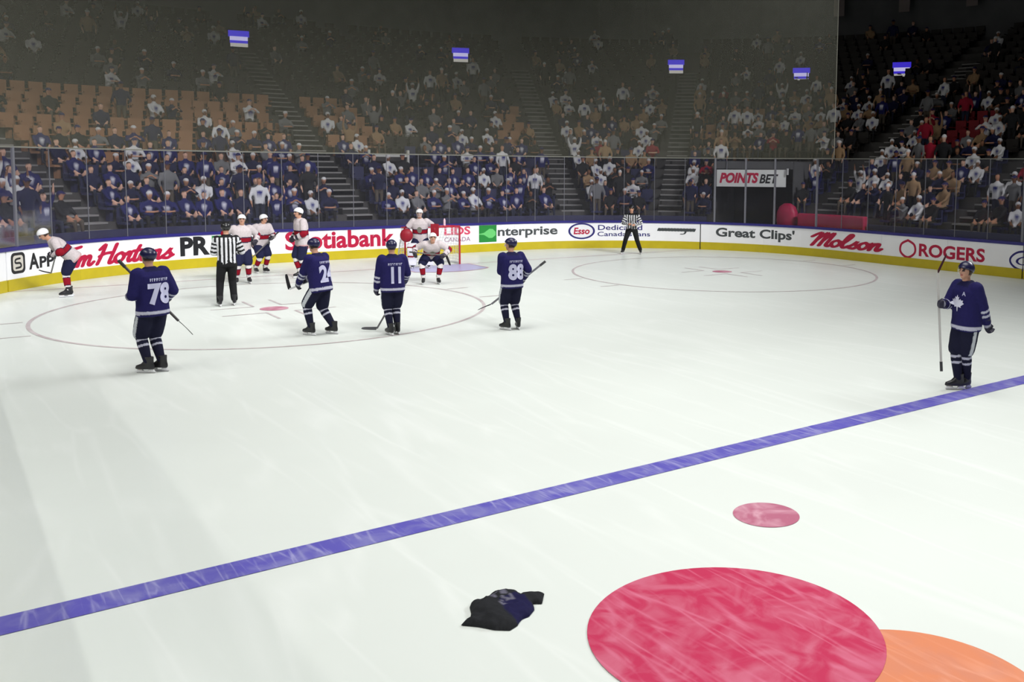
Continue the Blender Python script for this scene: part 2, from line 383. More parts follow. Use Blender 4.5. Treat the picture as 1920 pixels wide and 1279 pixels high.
GL = {
 'M': ([[(-.3, 1.3), (.0, 1.75), (.28, 1.9), (.2, 1.0), (.05, 0)], [(.15, .7), (.5, 1.6), (.78, 1.95), (.7, 1.0), (.6, 0)], [(.68, .7), (1.0, 1.6), (1.28, 1.95), (1.18, 1.0), (1.1, .2), (1.3, 0), (1.5, .3)]], 1.45),
 'o': ([[(.4, 1.0), (.1, .75), (.05, .35), (.3, .0), (.6, .2), (.68, .65), (.4, 1.0)], [(.6, .85), (.9, .75)]], .85),
 'l': ([[(-.05, .3), (.35, 1.2), (.5, 1.8), (.3, 1.95), (.12, 1.2), (.1, .3), (.3, 0), (.6, .3)]], .6),
 's': ([[(-.05, .1), (.3, .6), (.5, 1.05), (.45, .7), (.65, .35), (.5, .02), (.15, .05)], [(.55, .1), (.8, .3)]], .75),
 'n': ([[(.0, .8), (.15, .95), (.1, 0)], [(.12, .4), (.35, .9), (.6, .9), (.58, .2), (.75, 0), (.95, .3)]], .9),
 'm': ([[(.0, .8), (.15, .95), (.1, 0)], [(.12, .4), (.35, .95), (.52, .8), (.5, 0)], [(.52, .4), (.75, .95), (.95, .8), (.92, .2), (1.1, 0), (1.3, .3)]], 1.25),
 'H': ([[(-.15, 1.5), (.1, 1.9), (.2, 1.85), (.1, .9), (-.05, 0)], [(1.05, 1.95), (.95, 1.0), (.85, .15), (1.0, 0), (1.2, .2)], [(-.05, .8), (.4, 1.05), (.95, 1.1)]], 1.2),
 'r': ([[(.0, .8), (.12, 1.0), (.3, .85), (.22, .3), (.35, 0), (.55, .2)]], .5),
 't': ([[(.35, 1.6), (.2, .7), (.2, .1), (.4, 0), (.6, .3)], [(-.05, 1.05), (.55, 1.12)]], .55),
 'T': ([[(.55, 1.8), (.45, 1.0), (.25, 0)], [(-.15, 1.5), (.1, 1.85), (.6, 1.8), (1.15, 1.95)]], .8),
 'i': ([[(.1, .9), (.08, .15), (.25, 0), (.45, .3)], [(.16, 1.35), (.18, 1.42)]], .4),
 ' ': ([], .45), 'C': ([[(1.1, 1.5), (.7, 1.9), (.15, 1.3), (.1, .5), (.5, 0), (1.0, .3)]], 1.1),
 'a': ([[(.6, .9), (.25, .95), (.05, .4), (.3, 0), (.55, .4), (.6, .9), (.58, .2), (.8, .05)]], .8)}
def script(word):
    x = 0; out = []
    for ch in word:
        st, w = GL[ch]; out += [[(p[0] + x, p[1]) for p in s_] for s_ in st]; x += w
    return out
INK_RED = mat('print_red', (176, 22, 62), rough=.4); INK_BLACK = mat('print_black', (34, 34, 38), rough=.4)
INK_NAVY = mat('print_navy', (44, 40, 110), rough=.4); INK_GREY = mat('print_grey', (70, 74, 76), rough=.4)
INK_GREEN = mat('print_green', (38, 132, 58), rough=.4); INK_LGREEN = mat('print_light_green', (104, 196, 112), rough=.4)
INK_BEIGE = mat('print_beige', (205, 200, 190), rough=.4); INK_WHITE = mat('print_white', (228, 228, 232), rough=.4); INK_FADE = mat('print_faded_plum', (150, 110, 140), rough=.4)
INK_PINK = mat('print_faded_red', (205, 70, 100), rough=.4)
def btext(body, s0, s1, z0, z1, m, name='lettering', shear=0, off=0.0, space=1, d=-.004):
    return finish(fit(text_mesh(body, 1, shear, off, space), s0, s1, z0, z1), on_board(d), name, m, boards)
def bpoly(P, m, name='logo', d=-.003, bis=.12):
    bm = bmesh.new(); bm.faces.new([bm.verts.new((p[0], p[1], 0)) for p in P])
    x = min(p[0] for p in P) + bis
    while x < max(p[0] for p in P):
        bmesh.ops.bisect_plane(bm, geom=list(bm.verts) + list(bm.edges) + list(bm.faces), plane_co=(x, 0, 0), plane_no=(1, 0, 0)); x += bis
    return finish(bm, on_board(d), name, m, boards)
def rrect(x0, y0, x1, y1, r, n=5):
    P = []
    for cx, cy, a in ((x1 - r, y1 - r, 0), (x0 + r, y1 - r, 90), (x0 + r, y0 + r, 180), (x1 - r, y0 + r, 270)):
        P += [(cx + r * math.cos(math.radians(a + 90 * i / n)), cy + r * math.sin(math.radians(a + 90 * i / n))) for i in range(n + 1)]
    return P
def ell(cx, cy, rx, ry, n=40): return [(cx + rx * math.cos(2 * PI * i / n), cy + ry * math.sin(2 * PI * i / n)) for i in range(n)]
bpoly(rrect(27.63, .41, 28.13, .93, .12), INK_BLACK); bpoly(rrect(27.70, .48, 28.06, .86, .08), INK_BEIGE, d=-.005)
finish(ribbon([[(27.95, .78), (27.80, .76), (27.79, .68), (27.95, .66), (27.97, .57), (27.80, .55)]], .05), on_board(-.007), 'logo', INK_BLACK, boards)
btext('A', 28.26, 28.60, .46, .87, INK_BLACK, off=.035); btext('PP', 28.62, 29.10, .47, .76, INK_BLACK, off=.035)
finish(fit(ribbon(script('Tim Hortons'), .31, .25), 29.35, 32.85, .33, .93, .25), on_board(), 'lettering', INK_RED, boards)
btext('PR', 33.02, 33.92, .38, .95, INK_BLACK, off=.045); btext('E', 33.98, 34.32, .38, .95, INK_GREEN, off=.045); btext('STO', 34.38, 35.75, .38, .95, INK_BLACK, off=.045)
btext('Scotiabank', 36.22, 39.93, .38, .98, INK_RED, off=.03)
btext('LIDS', 41.80, 42.84, .66, 1.0 - .04, INK_PINK, off=.03); btext('CANADA', 41.8, 42.84, .42, .58, INK_FADE, off=.01)
bpoly([(43.19, .35), (43.92, .35), (43.92, .97), (43.19, .97)], INK_GREEN)
bpoly([(43.19, .66), (43.4, .70), (43.62, .84), (43.76, .83), (43.88, .72), (43.88, .6), (43.74, .5), (43.60, .5), (43.4, .62), (43.19, .64)], INK_LGREEN, d=-.005)
btext('nterprise', 43.97, 46.44, .45, .87, INK_GREY, off=.025)
bpoly(ell(47.40, .665, .53, .315), INK_NAVY); bpoly(ell(47.40, .665, .45, .255), INK_WHITE, d=-.005); btext('Esso', 47.08, 47.72, .54, .80, INK_RED, off=.03, shear=.15, d=-.007)
btext('Dedicated', 48.05, 49.78, .70, .90, INK_NAVY, off=.012); btext('Canada\'s fans', 48.03, 50.09, .46, .64, INK_NAVY, off=.012)
finish(fit(ribbon([[(i * .35, .9), (i * .35 + .05, .1), (i * .35 + .2, .9), (i * .35 + .26, .1)] for i in range(12)] + [[(3.1, .8), (3.2, -.6), (2.8, -.8)]], .22, .2), 50.36, 51.88, .56, .80, .3), on_board(), 'lettering', INK_GREY, boards)
btext('Great Clips\'', 52.66, 55.85, .42, .88, INK_GREY, off=.03)
finish(fit(ribbon(script('Molson'), .34, .3), 56.5, 59.7, .37, .93, .25), on_board(), 'lettering', INK_RED, boards)
bm = ribbon([[(60.65, .86), (60.40, .72), (60.38, .46), (60.65, .30), (60.92, .46), (60.90, .72), (60.65, .86)]], .075); finish(bm, on_board(), 'logo', INK_RED, boards)
btext('ROGERS', 61.08, 63.42, .37, .79, INK_RED, off=.03)
finish(ribbon([[(64.95, .82), (64.5, .78), (64.26, .6), (64.28, .42), (64.5, .28), (64.9, .24)]], .06), on_board(), 'logo', INK_NAVY, boards)
finish(fit(ribbon(script('Ca'), .2, .1), 64.42, 65.2, .4, .68, .25), on_board(), 'lettering', INK_NAVY, boards)

# ------------------------------------------------------------------ glass above the boards
GT = 3.5
glass = empty('rink_glass'); tag(glass, 'tall clear rink glass panes standing on the cap rail', 'rink glass')
gs = 20.6; posts = [27.97, 52.58, 53.78, 54.95, 56.7, 64.55]
edges = [gs]
pm = [20.6] + posts + [SB]
for a, b in zip(pm[:-1], pm[1:]):
    k = max(1, round((b - a) / 1.2))
    for i in range(1, k + 1): edges.append(a + (b - a) * i / k)
M_EDGE = mat('glass_edge', (122, 122, 116), rough=.4)
for a, b in zip(edges[:-1], edges[1:]):
    mb = MB(); strip(mb, a + .008, b - .008, .055, .067, 1.07, GT, step=.7); mb.build('glass_pane', M_GLASS, glass)
for s in edges[1:-1]:
    w = .032 if any(abs(s - p) < .02 for p in posts) else .008
    mb = MB(); strip(mb, s - w, s + w, .045 if w > .02 else .05, .10 if w > .02 else .072, 1.07, GT + (.03 if w > .02 else 0)); mb.build('glass_post', M_POST, glass)
mb = MB(); strip(mb, edges[0], edges[-1], .05, .072, GT, GT + .025); mb.build('top_edge', M_EDGE, glass)
s = 2.0
side = empty('side_glass'); tag(side, 'lower clear glass panes above the near side boards', 'rink glass')
while s < 20.5:
    mb = MB(); strip(mb, s, s + 1.54, .055, .067, 1.07, 2.45, step=2); mb.build('glass_pane', M_GLASS_SIDE, side); s += 1.55

# protective netting
NE = 57.36
net = empty('protective_netting'); tag(net, 'hanging grey protective netting above the end glass', 'netting')
S_ = srange(16, NE, .35); V = []; Fs = []
for s in S_:
    V += [at(s, .12, GT + .02), at(s, .12, 15.0)]
for i in range(len(S_) - 1): Fs.append((2 * i, 2 * i + 2, 2 * i + 3, 2 * i + 1))
mk('net_mesh', mesh('net', V, Fs), net, M_NET)
M_ROPE = mat('beige_rope', (128, 126, 116), rough=.8)
MB().tube([at(s, .12, GT + .03) for s in S_], .012, 6).build('hem_rope', M_ROPE, net)
MB().tube([at(NE, .12, GT + .02), at(NE, .12, 15.0)], .014, 6).build('edge_rope', M_ROPE, net)

# ------------------------------------------------------------------ stands
D0, DD, Z0, DZ = 1.0, .85, .95, .42
NR = 22; SL, SR = 19.0, 72.0
TUN = (52.15, 54.70)
def zrow(k): return Z0 + DZ * k
def drow(k): return D0 + DD * k
stand = empty('stand'); tag(stand, 'stepped concrete seating stand behind the rink glass', kind='structure')
for k in range(NR):
    mb = MB(); zb = zrow(k) - 1.0 if k else -.12
    spans = [(SL, TUN[0]), (TUN[1], SR)] if k < 6 else [(SL, SR)]
    for a, b in spans: strip(mb, a, b, drow(k), drow(k) + DD + .002, zb, zrow(k), step=.6)
    mb.build('row_step', M_CONC, stand)
AISLES = [23.5, 31.6, 39.42, 47.45, 50.7, 55.9, 61.5, 67.5]
AW = .47
for A in AISLES:
    st = empty('stairway'); side_ = {23.5: 'at the far left edge', 31.6: 'in the left corner', 39.42: 'between the left corner and the net', 47.45: 'right of the net', 50.7: 'left of the tunnel', 55.9: 'right of the tunnel', 61.5: 'in the right corner', 67.5: 'at the far right side'}[A]
    tag(st, 'concrete stairway with pale treads climbing the stand ' + side_, kind='structure')
    for k in range(0, 18):
        if 50 < A < 51 and k < 0: continue
        for h in (0, 1):
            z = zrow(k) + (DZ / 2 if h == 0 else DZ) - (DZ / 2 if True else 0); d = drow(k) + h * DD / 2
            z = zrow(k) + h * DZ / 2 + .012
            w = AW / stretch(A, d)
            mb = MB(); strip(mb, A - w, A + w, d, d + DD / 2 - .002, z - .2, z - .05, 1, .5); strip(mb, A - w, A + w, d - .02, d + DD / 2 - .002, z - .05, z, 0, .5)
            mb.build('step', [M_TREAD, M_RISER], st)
# end wall behind the top row
mb = MB(); strip(mb, SL, SR, drow(NR), drow(NR) + .4, -.12, 22, step=.8); tag(mb.build('wall_end', M_DARK), 'dark wall behind the top of the stand', kind='structure')
tag(MB().box((-60, -30, 24), (70, 95, 24.4)).build('ceiling', M_DARK), 'dark arena ceiling', kind='structure')
M_FRONT = mat('slate_blue_band', (50, 50, 82), rough=.5, var=.1, scale=2)  # low wall added to give the hazy bluish band behind the glass base
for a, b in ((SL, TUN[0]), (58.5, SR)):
    mb = MB(); strip(mb, a, b, .62, .72, -.12, 1.24); mb.build('added_blue_wall', M_FRONT, stand)
# tunnel under the stand
tun = empty('tunnel'); tag(tun, 'dark ice resurfacer tunnel cut into the stand in the right corner', kind='structure')
mb = MB(); strip(mb, TUN[0] - .05, TUN[0], 2.3, 7.2, -.12, 3.4); mb.build('side_wall', M_DARK, tun)
mb = MB(); strip(mb, TUN[1], TUN[1] + .05, 2.3, 7.2, -.12, 3.4); mb.build('side_wall', M_DARK, tun)
mb = MB(); strip(mb, TUN[0], TUN[1], 2.1, 6.2, 3.12, 3.42); mb.build('tunnel_roof', M_DARK, tun)
mb = MB(); strip(mb, TUN[0], TUN[1], 7.0, 7.2, -.12, 3.12); mb.build('tunnel_door', M_BLACK, tun)
# sign over the tunnel
sg = empty('tunnel_sign'); tag(sg, 'white sign with red and black italic lettering hung over the tunnel mouth', 'sign')
a_, b_ = at(52.24, 2.05, 2.40), at(54.53, 2.05, 2.42); xdir = (b_ - a_); Wd = xdir.length; xdir.normalize(); ydir = Vector((0, 0, 1)); nd = xdir.cross(ydir)
def sgp(x, y, z): return a_ + xdir * x + ydir * y + nd * z
MB().box((0, 0, -.12), (Wd, .68, 0), fr=lambda v: sgp(v.x, v.y, v.z)).build('sign_board', mat('sign_white', (226, 228, 226), rough=.5, var=.02), sg)
finish(fit(text_mesh('POINTS', 1, .25, .05), .12, Wd * .62, .14, .56), lambda c: sgp(c.x, c.y, .004), 'lettering', mat('sign_red', (190, 26, 70), rough=.5), sg)
finish(fit(text_mesh('BET', 1, .25, .03), Wd * .63, Wd * .9, .14, .5), lambda c: sgp(c.x, c.y, .004), 'lettering', INK_BLACK, sg)
for x in (.4, Wd - .4): MB().tube([sgp(x, .68, -.06), sgp(x, 1.05, -.06)], .02, 6).build('hanger', M_POST, sg)
mb = MB(); mb.tube([at(54.62, 2.0, 2.9), at(54.62, 2.0, 3.15)], .04, 8)
tag(mb.build('loudspeaker_horn', mat('pale_paint', (190, 190, 190))), 'small white box at the right end of the tunnel sign', 'box')
# red padding beyond the glass in the right corner
M_REDPAD = mat('red_vinyl', (168, 26, 70), rough=.45, spec=.4, var=.1, scale=5)
mb = MB(); strip(mb, 55.62, 58.4, .55, .82, .2, 1.50, step=.2); o = mb.build('red_barrier', M_REDPAD); tag(o, 'long low red padded barrier behind the glass in the right corner', 'barrier')
bv = o.modifiers.new('b', 'BEVEL'); bv.width = .06; bv.segments = 3
mb = MB(); st_ = []
ctr = at(55.1, .85, 0); nrm = base(55.1)[1]; tx = Vector((nrm.y, -nrm.x, 0))
for z, w, t in ((.1, .30, .18), (.8, .36, .22), (1.2, .42, .25), (1.5, .40, .24), (1.72, .30, .2), (1.84, .12, .1)): st_.append((ctr + Vector((0, 0, z)), tx * w, nrm * t))
mb.loft(st_, 16, e=2.8); o = mb.build('red_cover', M_REDPAD, smooth=True); o.name = 'red_cover'; tag(o, 'rounded red padded cover standing left of the long red barrier', 'cover')

# lit section screens
M_SCR_BLUE = mat('screen_blue', (58, 44, 190), emit=.9); M_SCR_WHITE = mat('screen_white', (196, 192, 235), emit=.75); M_SCR_GREY = mat('screen_pale', (198, 196, 190), emit=.55)
for (s, lab) in ((38.75, 'leftmost lit blue section screen, high above the middle stairway'), (46.2, 'lit blue section screen second from the left, above the stairway right of the net'),
                 (50.48, 'lit blue section screen third from the left, high above the right corner'), (52.95, 'lit blue section screen nearest the left of the netting edge'), (54.85, 'lit blue section screen right of the netting edge, over dark stands')):
    z = {38.75: 8.72, 46.2: 8.78, 50.48: 8.48, 52.95: 7.95, 54.85: 8.02}[s]; d = 14.4
    p = at(s, d, z - .38); nrm = base(s)[1]; n_ = (Vector((CAM.x, CAM.y, 0)) - Vector((p.x, p.y, 0))).normalized(); n_ = (n_ - nrm * .25).normalized(); tx = Vector((-n_.y, n_.x, 0))
    root = empty('section_screen', p); tag(root, lab, 'screen', 'lit section screens above the stand')
    fr = lambda v, n_=n_, tx=tx: tx * v.x + n_ * v.y + Vector((0, 0, v.z))
    MB().box((-.46, -.16, 0), (.46, 0, .80), fr=fr).build('casing', M_BLACK, root)
    MB().box((-.44, 0, .50), (.44, .012, .78), fr=fr).build('header', M_SCR_BLUE, root)
    MB().box((-.38, 0, .34), (.38, .014, .52), fr=fr).build('lit_panel', M_SCR_WHITE, root)
    MB().box((-.36, 0, .06), (.38, .014, .22), fr=fr).build('lit_panel', M_SCR_GREY, root)
    MB().box((-.38, 0, .22), (.38, .010, .34), fr=fr).build('header', M_SCR_BLUE, root)
    zb = zrow(min(NR - 1, int((d - D0) / DD))) - p.z
    MB().box((-.04, -.12, zb), (.04, -.04, 0.0), fr=fr).build('pole', M_BLACK, root)
# white barrier ledge in the stand
lg = MB(); strip(lg, 41.13, 42.87, 5.30, 5.40, 3.46, 3.58); strip(lg, 41.13, 41.22, 5.28, 5.42, 3.05, 3.74); strip(lg, 42.78, 42.87, 5.28, 5.42, 3.05, 3.74)
tag(lg.build('barrier_rail', mat('white_rail_paint', (205, 205, 200), rough=.5)), 'short white barrier rail with upturned ends above the glass left of the net', 'railing')
# three faint hanging banners far up on the right
for s, lab in ((53.3, 'left'), (54.4, 'middle'), (55.5, 'right')):
    o = MB(); strip(o, s - .09, s + .09, 18.9, 18.95, 11.6, 14.0)
    tag(o.build('hanging_banner', mat('banner_cloth', (120, 110, 108), rough=.9)), 'dim hanging banner high on the dark right wall, ' + lab + ' of three', 'banner', 'banners on the dark wall')

# ------------------------------------------------------------------ goal
goal = empty('hockey_goal', (0, wline, 0)); tag(goal, 'red-framed hockey goal with white netting behind the crouching player', 'goal')
MB().tube([(-.93, 0, 0), (-.93, 0, 1.22)], .03, 12).build('goal_post', M_REDPAINT, goal)
MB().tube([(.93, 0, 0), (.93, 0, 1.22)], .03, 12).build('goal_post', M_REDPAINT, goal)
MB().tube([(-.93, 0, 1.22), (.93, 0, 1.22)], .03, 12).build('crossbar', M_REDPAINT, goal)
pts = [(-.93, 0, .04), (-1.0, .5, .04), (-.8, 1.0, .04), (-.3, 1.1, .04), (0, 1.12, .04), (.3, 1.1, .04), (.8, 1.0, .04), (1.0, .5, .04), (.93, 0, .04)]
MB().tube(pts, .03, 10).build('base_frame', mat('white_goal_base', (225, 225, 228), rough=.5), goal)
tp = [(-.93, 0, 1.22), (-.9, .35, 1.22), (-.6, .55, 1.22), (0, .6, 1.22), (.6, .55, 1.22), (.9, .35, 1.22), (.93, 0, 1.22)]
MB().tube(tp, .018, 8).build('top_frame', M_REDPAINT, goal)
def lerp_path(P, t):
    P = [Vector(p) for p in P]; x = t * (len(P) - 1); i = min(int(x), len(P) - 2); return P[i].lerp(P[i + 1], x - i)
mb = MB()
for i in range(29): mb.tube([lerp_path(pts, i / 28), lerp_path(tp, i / 28)], .006, 4, cap=False)
for j in range(1, 12): mb.tube([lerp_path(pts, i / 24).lerp(lerp_path(tp, i / 24), j / 12) for i in range(25)], .006, 4, cap=False)
for i in range(1, 14):
    x = -.9 + i * .129; mb.tube([(x, 0, 1.22), (x, .55, 1.22)], .006, 4, cap=False)
o = mb.build('netting', M_NETTING, goal)
# water bottle on the net
wb = MB().tube([(0, 0, 0), (0, 0, .16), (0, 0, .19), (0, 0, .22)], [.036, .036, .022, .014], 12)
o = wb.build('water_bottle', mat('bottle_pink', (225, 190, 200), rough=.4)); o.location = (.55, wline + .3, 1.245); tag(o, 'small pale water bottle on top of the goal net', 'bottle')

# ------------------------------------------------------------------ people on the ice
# local frame of every player: x right on the picture, y away from the camera, z up; origin between the skates
def ik(a, b, l1, l2, pole):
    d = b - a; L = d.length; mx = (l1 + l2) * .999
    if L > mx: b = a + d * (mx / L); d = b - a; L = mx
    x = (l1 * l1 - l2 * l2 + L * L) / (2 * L); h = math.sqrt(max(0, l1 * l1 - x * x)); d.normalize()
    p = pole - d * pole.dot(d)
    if p.length < 1e-4: p = Vector((0, 0, 1)).cross(d)
    p.normalize(); return a + d * x + p * h, b
def seg_t(p, a, b):
    d = b - a; t = max(0.0, min(1.0, (p - a).dot(d) / d.length_squared)); return t, (p - (a + d * t)).length
def hockey_stick(label, pos, rz, butt, heel, bdir, col=(70, 66, 66), bcol=(30, 28, 30), tape=True):
    root = empty('hockey_stick', pos, rz); tag(root, label, 'hockey stick')
    butt, heel = Vector(butt), Vector(heel); d = (heel - butt).normalized(); bd = Vector(bdir).normalized(); nn = d.cross(bd).normalized(); w = bd - d * bd.dot(d); w.normalize()
    def bar(a, b, hw, ht, m, name):
        mb = MB(); V = []
        for c in (a, b): V += [c + w * hw + nn * ht, c - w * hw + nn * ht, c - w * hw - nn * ht, c + w * hw - nn * ht]
        mb.add(V, [(0, 1, 2, 3), (7, 6, 5, 4), (0, 4, 5, 1), (1, 5, 6, 2), (2, 6, 7, 3), (3, 7, 4, 0)]); return mb.build(name, m, root)
    k = '%02x%02x%02x' % col
    bar(butt + d * .12, heel, .016, .012, mat('stick_shaft_' + k, col, rough=.4), 'shaft')
    bar(butt, butt + d * .14, .020, .015, mat('grip_tape', (215, 215, 215) if False else (60, 60, 62), rough=.8), 'grip')
    mb = MB(); st = []
    for i in range(7):
        t = i / 6; c = heel + bd * (t * .29) + nn * (.035 * t * t) - d * (.0)
        h = .037 - .010 * t * t if i < 6 else .018
        st.append((c, w * .001 + d * h, nn * .008))
    mb.loft(st, 10, e=3.5); mb.build('blade', mat('stick_blade_%02x%02x%02x' % bcol, bcol, rough=.8), root, smooth=False)
    return root

NAVY = (31, 28, 78); NAVYD = (26, 27, 48); WHT = (180, 180, 196); BLK = (26, 26, 28); RED = (132, 16, 34); WJ = (188, 178, 180)
def player(name_label, pos, team='blue', face=0, hipz=.97, hip=(0, 0), lean=4, twist=0, hands=((-.3, .3, 1.0), (.3, .3, 1.0)), feet=((-.13, 0, 0), (.13, 0, 0)),
           toe=(8, 8), head=0, nod=0, number=None, crest=False, scale=1.0, seed=0, elbow_out=.6, helmet=None, visor=True, goalie=False, pose=None, side_lean=0, kneepole=(0, 0)):
    a = math.atan2(pos[0] - CAM.x, pos[1] - CAM.y)
    root = empty('person', (pos[0], pos[1], 0.0), -a); tag(root, name_label, 'person'); root.scale = (scale,) * 3
    fa = math.radians(face); f = Vector((math.sin(fa), math.cos(fa), 0)); r = Vector((math.cos(fa), -math.sin(fa), 0)); Z = Vector((0, 0, 1))
    th = math.radians(lean); sl = math.radians(side_lean)
    u = (Z * math.cos(th) + f * math.sin(th) + r * math.sin(sl)).normalized(); fc = (f - u * f.dot(u)).normalized(); tw = Matrix.Rotation(-math.radians(twist), 3, u)
    fs = tw @ fc; rs = tw @ r
    H = Vector((hip[0], hip[1], hipz)); neck = H + u * .56; chest = H + u * .36
    sh = [H + u * .50 + rs * (sx * .20) for sx in (-1, 1)]; hj = [H - u * .03 + r * (sx * .10) for sx in (-1, 1)]
    hd = math.radians(head); hf0 = Matrix.Rotation(-hd, 3, Z) @ f; hu = (Z + u * .6).normalized(); nd_ = math.radians(nod)
    hf = (hf0 - hu * hf0.dot(hu)).normalized(); hr = hf.cross(hu); R = Matrix.Rotation(-nd_, 3, hr); hf = R @ hf; hu = R @ hu
    hc = neck + (hu * .5 + u * .5) * .175 + f * .03
    arms = []
    for i, sx in enumerate((-1, 1)):
        hnd = Vector(hands[i]); e, w = ik(sh[i], hnd, .31, .29, (rs * sx * elbow_out - Z * .6 - fs * .35)); arms.append((sh[i], e, w))
    legs = []
    for i, sx in enumerate((-1, 1)):
        ft = Vector(feet[i]); ta = fa + math.radians(toe[i] * sx); tf = Vector((math.sin(ta), math.cos(ta), 0)); ank = ft + Z * .15 - tf * .02
        k, an = ik(hj[i], ank, .43, .42, f + Vector((kneepole[i] * 1.0, 0, 0)) if not isinstance(kneepole[i], tuple) else Vector(kneepole[i])); legs.append((hj[i], k, an, ft, tf))
    off = team == 'official'
    # body: head, neck, trunk, limbs in one surface
    mb = MB()
    mb.ball(hc, (.078, .098, .115), 16, 12, R=Matrix((hr, hf, hu)).transposed()); mb.cap(hc + hf * .035 - hu * .06, hc + hf * .045 - hu * .065, .055, .05)
    mb.cap(hc + hf * .098 + hu * .015, hc + hf * .115 - hu * .022, .010, .016, 8)
    for sx in (-1, 1): mb.ball(hc + hr * sx * .078 - hf * .005, (.012, .02, .032), 8, 6, R=Matrix((hr, hf, hu)).transposed())
    mb.cap(hc - hu * .07, neck - u * .05, .055, .065); mb.cap(neck - u * .12, H, .085, .10); mb.cap(sh[0], sh[1], .05, .05)
    for s_, e, w in arms: mb.cap(s_, e, .055, .045); mb.cap(e, w, .042, .032)
    for h_, k, an, ft, tf in legs: mb.cap(h_, k, .085, .06); mb.cap(k, an, .055, .04); mb.cap(an, ft + Z * .07 + tf * .1, .04, .03)
    if off:
        for s_, e, w in arms:
            d = (w - e).normalized(); mb.ball(w + d * .05, (.04, .04, .05), 10, 8)
            q = d.orthogonal().normalized(); q2 = d.cross(q)
            for j in range(4):
                b0 = w + d * .08 + q * (.03 - .02 * j); m1 = b0 + d * (.04 - .004 * abs(j - 1)) + q2 * .012; mb.cap(b0, m1, .010, .009, 6); mb.cap(m1, m1 + d * .02 + q2 * .028, .009, .008, 6)
            mb.cap(w + d * .03 + q * .035, w + d * .07 + q * .06 + q2 * .02, .012, .010, 6)
    skin = (188, 142, 118); hair = (58, 42, 32)
    def bc(p, nrm):
        l = p - hc; y = l.dot(hf); z = l.dot(hu); x = l.dot(hr)
        if l.length < .2 and z > -.1:
            if y < .02 and z > -.055 or z > .065: return hair
            if y > .05 and abs(z - .018) < .013 and .018 < abs(x) < .048: return (40, 30, 28)
            if y > .05 and abs(z - .042) < .007 and .014 < abs(x) < .052: return hair
            if y > .06 and abs(z + .052) < .008 and abs(x) < .028: return (150, 80, 76)
        return skin
    mk('body', fuse(mb, .013, bc, 1), root, M_SKIN)
    # helmet
    hcol = helmet or {'blue': (28, 27, 62), 'white': (222, 222, 224), 'official': (26, 26, 28)}[team]
    RH = Matrix((hr, hf, hu)).transposed(); mb = MB(); mb.ball(hc + hu * .035 - hf * .008, (.105, .128, .110), 18, 14, R=RH)
    me = mb.mesh('h'); bm = bmesh.new(); bm.from_mesh(me)
    bmesh.ops.bisect_plane(bm, geom=list(bm.verts) + list(bm.edges) + list(bm.faces), plane_co=hc - hf * .02 + hu * .0 , plane_no=(hu * 1.0 - hf * .42).normalized(), clear_inner=True)
    bmesh.ops.remove_doubles(bm, verts=bm.verts, dist=.0005); bm.to_mesh(me); bm.free(); me.polygons.foreach_set('use_smooth', [True] * len(me.polygons))
    hm = mk('helmet', me, root, mat('helmet_%02x%02x%02x' % hcol, hcol, rough=.3, spec=.5)); so = hm.modifiers.new('t', 'SOLIDIFY'); so.thickness = .008
    if goalie:
        mb = MB(); n_ = 9
        for j in range(-3, 4): mb.tube([hc + hf * (.105 + .02 * math.cos(t)) * 1 + hr * (.085 * math.sin(t * .9 + .0) * 1) * 1 - hu * (.01 + j * .022) - hu * .0 for t in [(-1.3 + 2.6 * i / 8) for i in range(9)]], .004, 5)
        mb.build('mask_cage', M_STEEL, root)
    elif visor:
        V = []; Fs = []
        for i in range(9):
            t = math.radians(-62 + 124 * i / 8)
            for z in (.035, -.035): V.append(hc + hf * (.128 * math.cos(t)) + hr * (.108 * math.sin(t)) + hu * z)
        for i in range(8): Fs.append((2 * i, 2 * i + 1, 2 * i + 3, 2 * i + 2))
        mk('visor', mesh('visor', V, Fs, smooth=True), root, M_GLASS)
    # jersey
    mb = MB(); P = 1.0 if not off else .84
    rel = lambda t: H + u * t
    def ax(t, w, d): k = max(0, min(1, t / .5)); rx = (r * (1 - k) + rs * k).normalized(); fx = (fc * (1 - k) + fs * k).normalized(); return (rel(t), rx * w, fx * d)
    hem = -.13 if not off else -.06
    mb.loft([ax(hem, .225 * P, .165 * P), ax(hem + .05, .235 * P, .175 * P), ax(.08, .225 * P, .165 * P), ax(.22, .225 * P, .16 * P), ax(.36, .245 * P, .165 * P), ax(.46, .25 * P, .155 * P), ax(.53, .20 * P, .12 * P), ax(.575, .10, .09), ax(.60, .075, .075)], 22)
    for i, (s_, e, w) in enumerate(arms):
        mb.ball(s_ - rs * (-1, 1)[i] * .01, .102 * P); mb.cap(s_, e, .098 * P, .082 * P, 14); mb.cap(e, e.lerp(w, .86), .082 * P, .066 * P, 14)
    bands = []
    def jc(p, nrm):
        best = ('t', 0, (abs((p - rel(.25)).dot(rs)) / .24) if -.2 < (p - H).dot(u) < .62 else 9)
        q = p - rel(0); x = q.dot(rs); z = q.dot(u)
        arm = None
        for i, (s_, e, w) in enumerate(arms):
            t1, d1 = seg_t(p, s_, e); t2, d2 = seg_t(p, e, w); d = min(d1, d2); t = t1 * .5 if d1 < d2 else .5 + t2 * .5
            if d < .115 * P and (arm is None or d < arm[1]): arm = (t, d)
        torso = abs(x) < .235 * P and hem - .03 < z < .47 and abs(q.dot(fs)) < .18 * P and not (arm and arm[1] < .085 and arm[0] > .12)
        if off:
            if z > .535: return BLK
            if torso or arm is None or arm[0] < .1: return BLK if math.sin(x * PI / .042) > .05 else (196, 196, 200)
            return BLK if math.sin(arm[0] * .6 * PI / .042) > .05 else (196, 196, 200)
